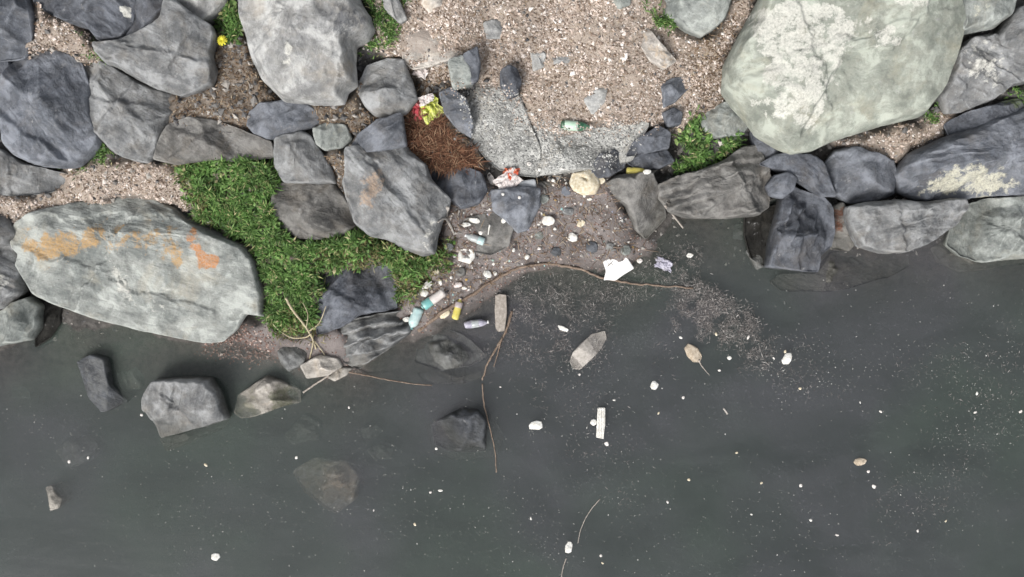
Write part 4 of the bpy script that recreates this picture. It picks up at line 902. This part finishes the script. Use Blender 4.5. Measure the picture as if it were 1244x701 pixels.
for k, (px, py, a, b, an) in enumerate([(584, 283, 6, 5, 0), (612, 268, 6, 7, 30), (535, 343, 5, 8, 0), (537, 351, 5, 5, 0), (564, 350, 7, 4, 0), (601, 332, 5, 6, 0), (643, 199, 7, 5, 0), (655, 206, 5, 5, 0), (672, 219, 5, 5, 0), (666, 220, 4, 4, 0), (640, 312, 6, 7, 20), (624, 304, 4, 6, 30), (655, 302, 5, 4, 0), (710, 238, 4, 4, 0), (717, 242, 5, 4, 0), (548, 337, 4, 5, 0), (505, 342, 4, 3, 0), (552, 311, 4, 4, 0), (777, 317, 7, 6, 0), (838, 310, 8, 6, 0), (688, 223, 4, 4, 0), (631, 240, 4, 4, 0), (611, 236, 4, 4, 0), (674, 278, 4, 4, 0), (684, 205, 4, 4, 0), (500, 380, 4, 3, 0)]):
    lump('foam_bit', 'tiny white foam bit among the litter on the muddy shore', px, py, a * 0.9, b * 0.85, an, 'foam' if k % 3 else 'shell', 0.02, 60 + k, cat='foam bit', group='foam bits on the muddy shore')

# ------------------------------------------------------------------ things floating on the water
lump('shoe_sole', 'pale sole-shaped slab floating below the white board', 714, 427, 40, 20, 0, 'drift', 0.045, 5, cat='floating slab', poly=[(695, 438), (698, 428), (706, 419), (718, 409), (732, 405), (734, 413), (728, 424), (718, 435), (706, 446), (698, 445)], rough=0.5)
me, c = prism('ribbed_board', [(726, 495), (735, 495), (735, 514), (733, 533), (724, 531), (725, 512)], 0.0, 0.03, 'foam', 0.004)
slat = bpy.data.objects.new('ribbed_board', None); COL.objects.link(slat); slat.location = c; slat['label'] = 'white ribbed strip of board floating alone in the dark open water'; slat['category'] = 'board'
link('body', me, slat)
for dx in (-0.030, 0.0, 0.030):
    rm, rc = prism('ridge', [(622, 350.5 - 17), (623.2, 350.5 - 17), (623.2, 350.5 + 17), (622, 350.5 + 17)], 0.0, 0.008, 'foam', 0.002)
    link('ridge', rm, slat, (dx, 0.0, 0.0305))
FLOAT = [(651, 517, 15, 10, -10, 'foam', 'two-lobed white foam piece floating left of the ribbed strip'), (956, 436, 9, 15, 25, 'foam', 'pointed white scrap floating in the fleck band right of the seaweed'), (795, 468, 9, 9, 0, 'foam', 'round white foam ball floating alone below the seaweed patch'),
 (1045, 561, 14, 9, -12, 'foam_tan', 'tan foam piece floating above two small white bits'), (691, 665, 8, 13, 10, 'foam', 'upright white scrap floating at the end of the thin twig'), (262, 676, 9, 9, 0, 'foam', 'white foam ball floating in the open water far from the rocks'),
 (684, 399, 13, 5, 25, 'foam', 'thin white sliver floating above the sole-shaped slab'), (721, 513, 7, 7, 0, 'foam', 'small white foam bead touching the left of the ribbed strip')]
for k, (px, py, a, b, an, mt, lb) in enumerate(FLOAT):
    lump('floating_foam', lb, px, py, a, b, an, mt, 0.035, 120 + k)
lump('brown_foam', 'brownish split foam piece trailing a thread below the seaweed', 842, 430, 16, 20, -30, 'foam_tan', 0.05, 140, poly=[(833, 424), (837, 419), (842, 421), (847, 424), (851, 432), (849, 438), (842, 438), (836, 432)])
stick('thread', 'thin pale thread trailing from the brown foam piece', [(849, 437), (852, 444), (857, 450), (862, 456)], 0.010, 0.003, 'plank', 'thread', 0.004, 3)
OWN = {(1062, 591): 'small white foam bit a little below the tan foam piece', (1055, 573): 'tiny white speck just under the tan foam piece', (737, 539): 'pale foam bit just past the lower end of the ribbed strip', (746, 486): 'tiny white bit above the ribbed strip',
       (870, 406): 'small white bit caught in the lower edge of the seaweed mat', (909, 410): 'white bit at the right rim of the seaweed mat', (827, 410): 'white bit at the left rim of the seaweed mat, above the brown split foam', (886, 435): 'white bit right of the brown split foam', (874, 450): 'tiny bit right of the thread end below the seaweed',
       (954, 427): 'tiny white bit just above the pointed white scrap', (940, 435): 'tiny white bit just left of the pointed white scrap', (84, 561): 'tiny white bit over the pale blurred sunken stone', (172, 504): 'tiny white bit just left of the cracked blocky rock', (360, 556): 'tiny white bit at the top of the sunken rounded rock',
       (608, 470): 'tiny white bit beside the top of the long sunken twig', (530, 545): 'tiny bit below the rock whose tip breaks the surface', (704, 455): 'tiny bit just below the sole-shaped slab', (730, 675): 'tiny bit right of the upright white scrap, upper of two', (732, 684): 'tiny bit right of the upright white scrap, lower of two', (523, 598): 'tiny bit beside a larger white one out from the shore'}
for k, (px, py, s_) in enumerate([(535, 596, 7), (1062, 591, 7), (870, 406, 6), (909, 410, 7), (886, 435, 7), (874, 450, 5), (250, 565, 7), (84, 561, 6), (107, 556, 5), (1185, 501, 6), (837, 583, 5), (811, 610, 5), (645, 630, 5), (737, 539, 8), (895, 550, 5), (1017, 650, 6), (985, 632, 5), (1115, 645, 5), (1149, 633, 5), (1055, 573, 5), (827, 410, 6), (940, 435, 5), (954, 427, 5), (830, 483, 6), (746, 486, 5), (172, 504, 5), (504, 637, 6), (454, 620, 4), (360, 556, 5), (523, 598, 5), (732, 684, 5), (730, 675, 5), (1187, 478, 6), (1240, 500, 7), (972, 472, 5), (1070, 500, 5), (1045, 489, 4), (973, 590, 6), (925, 587, 5), (608, 470, 4), (530, 545, 5), (424, 495, 5), (800, 502, 5), (704, 455, 4), (913, 625, 4)]):
    own = OWN.get((px, py))
    lump('floating_bit', own or 'tiny white foam bit floating on the dark water', px, py, s_ * 0.66, s_ * (0.36, 0.6, 0.48)[k % 3], 37 * k, ('foam', 'shell', 'foam_cream', 'shell')[k % 4], 0.012, 160 + k, cat='foam bit', group=None if own else 'foam bits on the water')

# ------------------------------------------------------------------ wood, branches, reeds
pl, c = prism('plank', [(602, 359), (607, 357), (615, 358), (616, 380), (613, 402), (605, 403), (602, 398), (601, 375)], 0.005, 0.05, 'plank', 0.006)
link('wood_plank', pl, None, c, 'pale weathered wood block afloat at the edge of the mud', 'plank')
stick('long_branch', 'long thin brown branch lying along the muddy waterline past the white board', [(508, 402), (540, 378), (575, 357), (610, 335), (640, 323), (672, 321), (705, 327), (730, 337), (760, 343), (800, 347), (842, 350)], 0.022, 0.010, 'wood', 'branch', 0.012, 5, 0.25)
stick('forked_twig', 'forked brown twig running from the wood block out over the water', [(622, 378), (614, 404), (602, 425), (592, 442), (586, 462)], 0.018, 0.009, 'wood', 'twig', 0.012, 6, 0.2, branches=[([(610, 410), (604, 432), (600, 446)], 0.010, 0.005)])
stick('sunken_twig', 'long thin twig in the water beside the rock whose tip breaks the surface', [(586, 466), (588, 490), (594, 515), (601, 545), (603, 574)], 0.009, 0.006, 'wood', 'twig', 0.004, 7, 0.3)
stick('reed_stick', 'straight pale reed leaning from the dull grey-brown boulder into the water', [(808, 250, 0.02), (818, 262, 0.06), (830, 277, 0.02)], 0.014, 0.010, 'plank', 'reed', 0.02, 8, 0.05)
stick('pale_twig', 'short pale twig reaching into the water from the pale beige stones', [(368, 477), (384, 466), (400, 456, 0.02)], 0.012, 0.010, 'plank', 'twig', 0.01, 9, 0.1)
stick('thin_twig', 'thin twig trailing away from the pale beige stones across the water', [(424, 452), (450, 457), (475, 462), (500, 466), (525, 468)], 0.010, 0.006, 'wood', 'twig', 0.006, 10, 0.2)
stick('water_twig', 'faint curved twig floating in the open water under the ribbed strip', [(729, 606), (716, 622), (706, 642), (702, 660)], 0.006, 0.004, 'plank', 'twig', 0.002, 11, 0.2)
stick('water_twig', 'short faint twig floating next to the upright white scrap', [(688, 678), (684, 690), (682, 702)], 0.007, 0.005, 'plank', 'twig', 0.002, 12, 0.2)
stick('floating_straw', 'short grey straw floating alone in the dark water', [(879, 496), (884, 503)], 0.012, 0.012, 'drift', 'straw', 0.005, 13, 0.0)
stick('driftwood', 'bleached forked driftwood stick at the lower tip of the peach-stained boulder', [(544, 252), (542, 264), (546, 272), (552, 285)], 0.022, 0.014, 'drift', 'driftwood', 0.02, 14, 0.1, branches=[([(543, 266), (538, 266), (532, 270)], 0.014, 0.008)])
stick('white_sliver', 'thin white splinter standing out on the flat muddy rock', [(595, 273), (593, 285)], 0.010, 0.008, 'foam', 'splinter', 0.015, 15, 0.0)
stick('pale_splinter', 'pale splinter between the driftwood and the short white block', [(558, 255), (556, 264)], 0.010, 0.008, 'drift', 'splinter', 0.015, 16, 0.0)
stick('dry_weed', 'dead straw-coloured weed stalks at the lower corner of the grass bank', [(347, 362, 0.12), (358, 380, 0.12), (370, 395, 0.08), (379, 410, 0.03), (384, 424)], 0.016, 0.010, 'reed', 'weed', 0.02, 17, 0.1,
      branches=[([(376, 402, .05), (388, 392, .1), (396, 372, .1)], 0.008, 0.004), ([(378, 406, .04), (370, 410, .05), (354, 410, .06), (340, 402, .06), (330, 392, .04)], 0.009, 0.006), ([(380, 412), (388, 422), (395, 432)], 0.008, 0.004), ([(372, 398, .1), (374, 382, .12), (368, 368, .12)], 0.007, 0.004), ([(381, 414), (378, 428), (376, 436)], 0.009, 0.006)])
stick('hanging_reed', 'dry reed across the mud rim behind the white board', [(745, 300), (772, 302), (800, 306)], 0.006, 0.004, 'wood', 'reed', 0.008, 18, 0.2)

# dandelion
def flower(px, py):
    loc, hit = surface(px, py)
    root = bpy.data.objects.new('dandelion', None); COL.objects.link(root); root.location = loc
    root['label'] = 'single yellow dandelion flower on the soil below the grass tuft'; root['category'] = 'flower'
    me, c = tube_mesh('stem', [(0, 0, -0.02), (0.01, 0.005, 0.05), (0.0, 0.0, 0.10)], 0.006, 0.005, 'stem', sub=3); link('stem', me, root, c)
    V = []; F = []
    rng = np.random.default_rng(4)
    for ring, (n, r, zt) in enumerate(((18, 0.060, 0.0), (14, 0.045, 0.010), (9, 0.028, 0.016))):
        for k in range(n):
            a = 6.283 * (k + 0.5 * ring) / n + rng.normal(0, 0.05); ca, sa = math.cos(a), math.sin(a); w_ = 0.007
            b = len(V)
            for (rr, ww, zz) in ((0.004, 0.003, 0.0), (r * 0.6, w_, 0.010), (r, w_ * 0.6, 0.004 + zt)):
                V += [(ca * rr - sa * ww, sa * rr + ca * ww, 0.10 + zt + zz), (ca * rr + sa * ww, sa * rr - ca * ww, 0.10 + zt + zz)]
            F += [(b, b + 1, b + 3, b + 2), (b + 2, b + 3, b + 5, b + 4)]
    link('flower_head', mesh_np('flower_head', V, [F], MAT['petal'], False), root)
flower(273, 52)

# ------------------------------------------------------------------ scattered stuff: gravel, shell chips, straw, grass, flecks
OCT = np.array([(1, 0, 0), (-1, 0, 0), (0, 1, 0), (0, -1, 0), (0, 0, 1), (0, 0, -1)], float)
OCF = np.array([(0, 2, 4), (2, 1, 4), (1, 3, 4), (3, 0, 4), (2, 0, 5), (1, 2, 5), (3, 1, 5), (0, 3, 5)])
def sample(polys, n, rng, soft=6, pad=8, weight=None):
    out = []
    for q in polys:
        q = np.asarray(q, float); lo = q.min(0) - pad; hi = q.max(0) + pad
        m = int(n * (hi - lo).prod() / 1e4)
        p = lo + rng.random((m, 2)) * (hi - lo)
        keep = rng.random(m) < mask(p[:, 0], p[:, 1], [q], soft)
        out.append(p[keep])
    return np.concatenate(out)
def chips(name, pts, size, mat, rng, flat=0.45, zoff=0.0, zfun=None, label=None, elong=0.6):
    n = len(pts)
    z = (terrain(pts[:, 0], pts[:, 1]) if zfun is None else zfun(pts)) + zoff
    s_ = K * (CAM_H - z) / CAM_H
    C = np.stack([(pts[:, 0] - 622) * s_, (350.5 - pts[:, 1]) * s_, z], 1)
    sz = rng.uniform(size[0], size[1], n) * rng.uniform(0.6, 1.0, n)
    T = OCT[None] * (1 + rng.normal(0, 0.22, (n, 6, 3))) + rng.normal(0, 0.16, (n, 6, 3))
    T = T * np.stack([sz, sz * rng.uniform(elong, 1, n), sz * flat * rng.uniform(0.6, 1.3, n)], 1)[:, None]
    a = rng.uniform(0, 6.283, n); ca, sa = np.cos(a)[:, None], np.sin(a)[:, None]
    tx_ = rng.normal(0, 0.35, n)[:, None]
    x = T[..., 0] * ca - T[..., 1] * sa; y = T[..., 0] * sa + T[..., 1] * ca; zz = T[..., 2] + tx_ * T[..., 0]
    V = (C[:, None] + np.stack([x, y, zz], -1)).reshape(-1, 3)
    F = (OCF[None] + 6 * np.arange(n)[:, None, None]).reshape(-1, 3)
    return link(name, mesh_np(name, V, [F], mat, False), kind='stuff', label=label)
def blades(name, pts, ln, wd, mat, rng, zfun=None, lean=0.8, label=None, zoff=0.0, flatness=0.0):
    n = len(pts)
    z = (terrain(pts[:, 0], pts[:, 1]) if zfun is None else zfun(pts)) + zoff
    s_ = K * (CAM_H - z) / CAM_H
    C = np.stack([(pts[:, 0] - 622) * s_, (350.5 - pts[:, 1]) * s_, z], 1)
    L = rng.uniform(ln[0], ln[1], n); Wd = rng.uniform(wd[0], wd[1], n)
    a = rng.uniform(0, 6.283, n); el = np.clip(rng.normal(lean, 0.3, n), 0.05, 1.45)   # elevation of the blade
    h = np.stack([np.cos(a), np.sin(a), np.zeros(n)], 1); sd_ = np.stack([-np.sin(a), np.cos(a), np.zeros(n)], 1)
    up = np.array([0, 0, 1.0])
    d1 = h * np.cos(el)[:, None] + up * np.sin(el)[:, None]
    el2 = el - rng.uniform(0.3, 1.0, n) * (1 - flatness); d2 = h * np.cos(el2)[:, None] + up * np.sin(el2)[:, None]
    tw = rng.normal(0, 0.5, n)
    sd_ = sd_ * np.cos(tw)[:, None] + np.cross(sd_, d1) * np.sin(tw)[:, None]
    M = C + d1 * (L * 0.55)[:, None]; Tp = M + d2 * (L * 0.45)[:, None]
    w1 = (Wd * 0.5)[:, None] * sd_
    V = np.stack([C - w1 * 0.5, C + w1 * 0.5, M - w1, M + w1, Tp], 1).reshape(-1, 3)
    b = 5 * np.arange(n)[:, None]
    F4 = b + np.array([[0, 1, 3, 2]]); F3 = b + np.array([[2, 3, 4]])
    return link(name, mesh_np(name, V, [F3, F4], mat, False), kind='stuff', label=label)

rng = np.random.default_rng(2024)
shell_mat = island_mat('shell_chip', [(0.0, (0.15, 0.11, 0.085)), (0.2, (0.30, 0.235, 0.19)), (0.42, (0.45, 0.365, 0.305)), (0.7, (0.57, 0.48, 0.42)), (0.92, (0.68, 0.61, 0.56)), (1.0, (0.80, 0.77, 0.73))], 0.8)
peb_mat = island_mat('pebble', [(0.0, (0.07, 0.07, 0.075)), (0.4, (0.15, 0.145, 0.14)), (0.75, (0.25, 0.235, 0.22)), (1.0, (0.45, 0.42, 0.38))], 0.85)
litter_mat = island_mat('leaf_litter', [(0.0, (0.07, 0.045, 0.03)), (0.4, (0.15, 0.10, 0.065)), (0.75, (0.24, 0.17, 0.11)), (1.0, (0.42, 0.35, 0.26))], 0.85)
straw_mat = island_mat('red_brown_straw', [(0.0, (0.06, 0.03, 0.02)), (0.4, (0.15, 0.07, 0.042)), (0.75, (0.24, 0.12, 0.07)), (1.0, (0.36, 0.25, 0.16))], 0.85)
grass_mat = island_mat('green_leaf', [(0.0, (0.026, 0.058, 0.014)), (0.3, (0.064, 0.134, 0.030)), (0.7, (0.110, 0.205, 0.052)), (0.9, (0.17, 0.27, 0.085)), (0.96, (0.30, 0.30, 0.13)), (1.0, (0.38, 0.33, 0.2))], 0.6, 5.0, 0.5, 1.5)
dry_mat = island_mat('yellowed_leaf', [(0.0, (0.05, 0.065, 0.02)), (0.5, (0.12, 0.12, 0.04)), (1.0, (0.28, 0.24, 0.12))], 0.7)
fleck_mat = island_mat('water_fleck', [(0.0, (0.12, 0.125, 0.115)), (0.6, (0.20, 0.205, 0.19)), (0.92, (0.32, 0.32, 0.30)), (1.0, (0.55, 0.55, 0.52))], 0.7)
weed_mat = island_mat('pale_seaweed', [(0.0, (0.11, 0.10, 0.095)), (0.5, (0.20, 0.18, 0.17)), (0.85, (0.30, 0.28, 0.265)), (1.0, (0.46, 0.44, 0.42))], 0.7)
pink_mat = island_mat('reddish_shell', [(0.0, (0.12, 0.07, 0.055)), (0.5, (0.24, 0.15, 0.125)), (0.85, (0.38, 0.28, 0.24)), (1.0, (0.6, 0.52, 0.47))], 0.8)

gp = sample(GRAVEL, 3400, rng); gp = gp[rng.random(len(gp)) < 0.25 + 0.75 * sstep(-0.35, 0.35, fbm(gp[:, 0] / 45, gp[:, 1] / 45, seed=33, octv=4))]
chips('shell_gravel', gp, (0.005, 0.019), shell_mat, rng, 0.5, 0.004)
blades('dry_leaf_bits', sample(GRAVEL, 420, rng), (0.015, 0.06), (0.005, 0.014), litter_mat, rng, lean=0.2, zoff=0.008)
chips('coarse_shell_gravel', sample(GRAVEL, 330, rng), (0.014, 0.036), shell_mat, rng, 0.45, 0.006)
frag = sample([[(-20, -20), (480, -20), (480, 250), (380, 300), (-20, 400)], [(780, 130), (1264, 120), (1264, 290), (800, 250)], [(500, 60), (620, 60), (600, 240), (500, 210)], [(590, 194), (690, 204), (770, 196), (775, 216), (690, 222), (590, 216)]], 110, rng)
frag = frag[rng.random(len(frag)) > 0.9 * mask(frag[:, 0], frag[:, 1], GRAVEL, 6)]
chips('rock_fragments', frag, (0.02, 0.06), peb_mat, rng, 0.7, 0.01)
chips('soil_pebbles', sample(SOIL + [[(-20, -20), (1264, -20), (1264, 300), (-20, 430)]], 90, rng), (0.010, 0.035), peb_mat, rng, 0.6, 0.0)
chips('mud_shell_chips', sample(MUD, 450, rng), (0.005, 0.018), pink_mat, rng, 0.4, 0.003)
scrap_mat = island_mat('mixed_scrap', [(0.0, (0.10, 0.07, 0.05)), (0.35, (0.24, 0.17, 0.12)), (0.55, (0.55, 0.52, 0.48)), (0.80, (0.72, 0.70, 0.66)), (0.86, (0.30, 0.50, 0.50)), (0.90, (0.55, 0.35, 0.10)), (0.94, (0.25, 0.28, 0.42)), (1.0, (0.75, 0.73, 0.70))], 0.6)
POCKET = [[(545, 250), (600, 215), (660, 205), (740, 212), (770, 285), (790, 310), (740, 320), (690, 316), (630, 326), (555, 374), (500, 396), (490, 382), (530, 325)]]
chips('litter_scraps', sample(POCKET, 190, rng, 8, 6), (0.008, 0.026), scrap_mat, rng, 0.3, 0.006, elong=0.3)
blades('dead_reed_bits', sample(POCKET, 420, rng, 8, 6), (0.04, 0.16), (0.004, 0.010), litter_mat, rng, lean=0.1, zoff=0.01)
GRIT = [[(566, 112), (600, 108), (630, 118), (642, 150), (690, 162), (745, 152), (785, 152), (765, 175), (740, 196), (690, 204), (650, 210), (610, 200), (590, 186), (575, 160)]]
grit_pts = sample(GRIT, 3000, rng, 12, 12)
grit_mat = island_mat('pale_grit', [(0.0, (0.14, 0.14, 0.14)), (0.3, (0.26, 0.26, 0.25)), (0.7, (0.40, 0.40, 0.385)), (1.0, (0.60, 0.60, 0.58))], 0.9)
grit_z = np.array([surface(a, b)[0].z for a, b in grit_pts])
chips('pale_grit', grit_pts, (0.006, 0.024), grit_mat, rng, 0.5, 0.002, zfun=lambda p: grit_z)
ov = sample([[(545, 100), (600, 104), (635, 112), (646, 146), (690, 156), (745, 146), (800, 142), (800, 156), (750, 164), (690, 172), (638, 160), (622, 128), (580, 116), (550, 116)]], 900, rng, 10, 8)
ovz = np.array([surface(a, b)[0].z for a, b in ov])
chips('spilled_shell_gravel', ov, (0.006, 0.018), shell_mat, rng, 0.5, 0.003, zfun=lambda p: ovz)
blades('leaf_litter', sample(SOIL, 1500, rng), (0.02, 0.07), (0.006, 0.016), litter_mat, rng, lean=0.25, zoff=0.006)
STRAW = [(497, 142), (512, 140), (530, 142), (545, 158), (562, 180), (586, 204), (560, 207), (530, 203), (508, 190), (496, 168)]
blades('dry_straw', sample([STRAW], 9000, rng, 4, 4), (0.06, 0.20), (0.004, 0.009), straw_mat, rng, lean=0.25, zoff=0.03)
chips('pink_shell_bank', sample([[(245, 405), (265, 400), (300, 396), (325, 405), (325, 435), (305, 447), (275, 436), (245, 422)]], 2200, rng), (0.007, 0.02), pink_mat, rng, 0.4, 0.006, zfun=lambda p: np.maximum(terrain(p[:, 0], p[:, 1]), -0.02))

for key, dens, ln in (('bank', 16000, (0.05, 0.13)), ('tip', 9000, (0.05, 0.12)), ('smear', 7000, (0.03, 0.07)), ('wedge', 11000, (0.05, 0.12)), ('top', 8000, (0.04, 0.10)), ('notch', 6000, (0.04, 0.09)), ('seam', 7000, (0.03, 0.08)), ('edge', 6000, (0.03, 0.07)), ('crevice', 5000, (0.03, 0.08))):
    pts = sample([GRASS[key]], dens, rng, 9, 10)
    cl = fbm(pts[:, 0] / 9, pts[:, 1] / 9, seed=61, octv=3)
    pts = pts[rng.random(len(pts)) < sstep(-0.5, 0.35, cl) * 0.93 + 0.07]
    if key == 'bank': pts = pts[rng.random(len(pts)) < 1 - 0.55 * sstep(360, 470, pts[:, 0]) * sstep(-0.2, 0.4, fbm(pts[:, 0] / 22, pts[:, 1] / 22, seed=83, octv=3) + 0.2)]
    edge_ = poly_sd(pts[:, 0], pts[:, 1], GRASS[key]) + 9 * fbm(pts[:, 0] / 16, pts[:, 1] / 16, seed=77, octv=3)
    pts = pts[rng.random(len(pts)) < 0.25 + 0.75 * sstep(-3, 10, edge_)]
    lift = lambda p: terrain(p[:, 0], p[:, 1]) + 0.06 * np.clip(fbm(p[:, 0] / 9, p[:, 1] / 9, seed=61, octv=3), -0.3, 1)
    blades('grass', pts, ln, (0.007, 0.018), grass_mat, rng, zfun=lift, lean=0.75)
blades('broad_leaf_weeds', sample([GRASS['bank'], GRASS['wedge'], GRASS['tip']], 420, rng, 14, 12), (0.05, 0.10), (0.025, 0.050), grass_mat, rng, lean=0.5, zoff=0.04)
blades('yellowed_grass', sample([[(455, 290), (545, 300), (535, 330), (490, 365), (480, 330), (420, 318), (390, 325), (390, 300)], [(325, 380), (385, 380), (388, 405), (340, 405)], [(215, 196), (240, 190), (262, 270), (240, 262)]], 3600, rng, 12, 12), (0.04, 0.11), (0.006, 0.014), dry_mat, rng, lean=0.6, zoff=0.02)

# floating flecks: dense bands, then a thin scatter
ZW = lambda p: 0.002 - 0.06 * np.clip(rng.random(len(p)) - 0.6, 0, 1)
BANDS = [([(930, 420), (990, 425), (1000, 470), (950, 480), (925, 450)], 900), ([(1090, 440), (1170, 420), (1244, 400), (1244, 520), (1180, 560), (1120, 530), (1150, 480)], 420), ([(1080, 580), (1150, 540), (1200, 560), (1150, 630), (1080, 650)], 420),
         ([(700, 480), (770, 520), (790, 620), (740, 640), (700, 560)], 220), ([(850, 620), (960, 600), (1020, 690), (860, 690)], 160), ([(660, 440), (740, 440), (760, 500), (690, 520)], 260), ([(980, 430), (1100, 420), (1100, 480), (1000, 480)], 260), ([(560, 600), (700, 590), (700, 690), (560, 690)], 200), ([(200, 560), (270, 540), (290, 640), (270, 690), (220, 680)], 200), ([(320, 540), (400, 620), (380, 660), (300, 600)], 200), ([(30, 480), (130, 500), (110, 560), (40, 540)], 160), ([(430, 540), (560, 560), (560, 680), (440, 660)], 130)]
pp_ = np.concatenate([sample([b], d_, rng, 25, 25) for b, d_ in BANDS] + [sample([[(-10, 470), (600, 470), (640, 420), (830, 330), (1254, 340), (1254, 711), (-10, 711)]], 70, rng)])
chips('floating_flecks', pp_, (0.003, 0.011), fleck_mat, rng, 0.25, 0.0, zfun=ZW)
SW = [([(820, 375), (840, 350), (870, 360), (905, 385), (912, 405), (880, 415), (850, 402), (825, 395)], 26000), ([(600, 330), (720, 330), (840, 345), (850, 370), (800, 350), (740, 380), (730, 440), (640, 430), (622, 380)], 5200), ([(590, 400), (720, 440), (780, 560), (760, 640), (690, 560), (620, 480)], 500), ([(1090, 440), (1244, 400), (1244, 520), (1150, 560)], 500), ([(1060, 590), (1190, 560), (1150, 640), (1060, 660)], 600), ([(920, 410), (1000, 420), (1010, 480), (930, 470)], 1100), ([(905, 400), (930, 420), (930, 445), (910, 440)], 14000), ([(780, 300), (845, 300), (850, 345), (780, 340)], 6000), ([(600, 350), (632, 350), (632, 410), (600, 425), (615, 380)], 7000), ([(790, 420), (805, 425), (812, 455), (795, 450)], 700)]
pp_ = np.concatenate([sample([b], d_, rng, 20, 24) for b, d_ in SW])
nn = fbm(pp_[:, 0] / 10, pp_[:, 1] / 10, seed=91, octv=3)
pp_ = pp_[rng.random(len(pp_)) < sstep(-0.5, 0.5, nn)]
blades('seaweed_mat', pp_, (0.012, 0.06), (0.003, 0.009), weed_mat, rng, zfun=lambda p: -0.06 + 0.064 * rng.random(len(p)), lean=0.04, flatness=1.0)
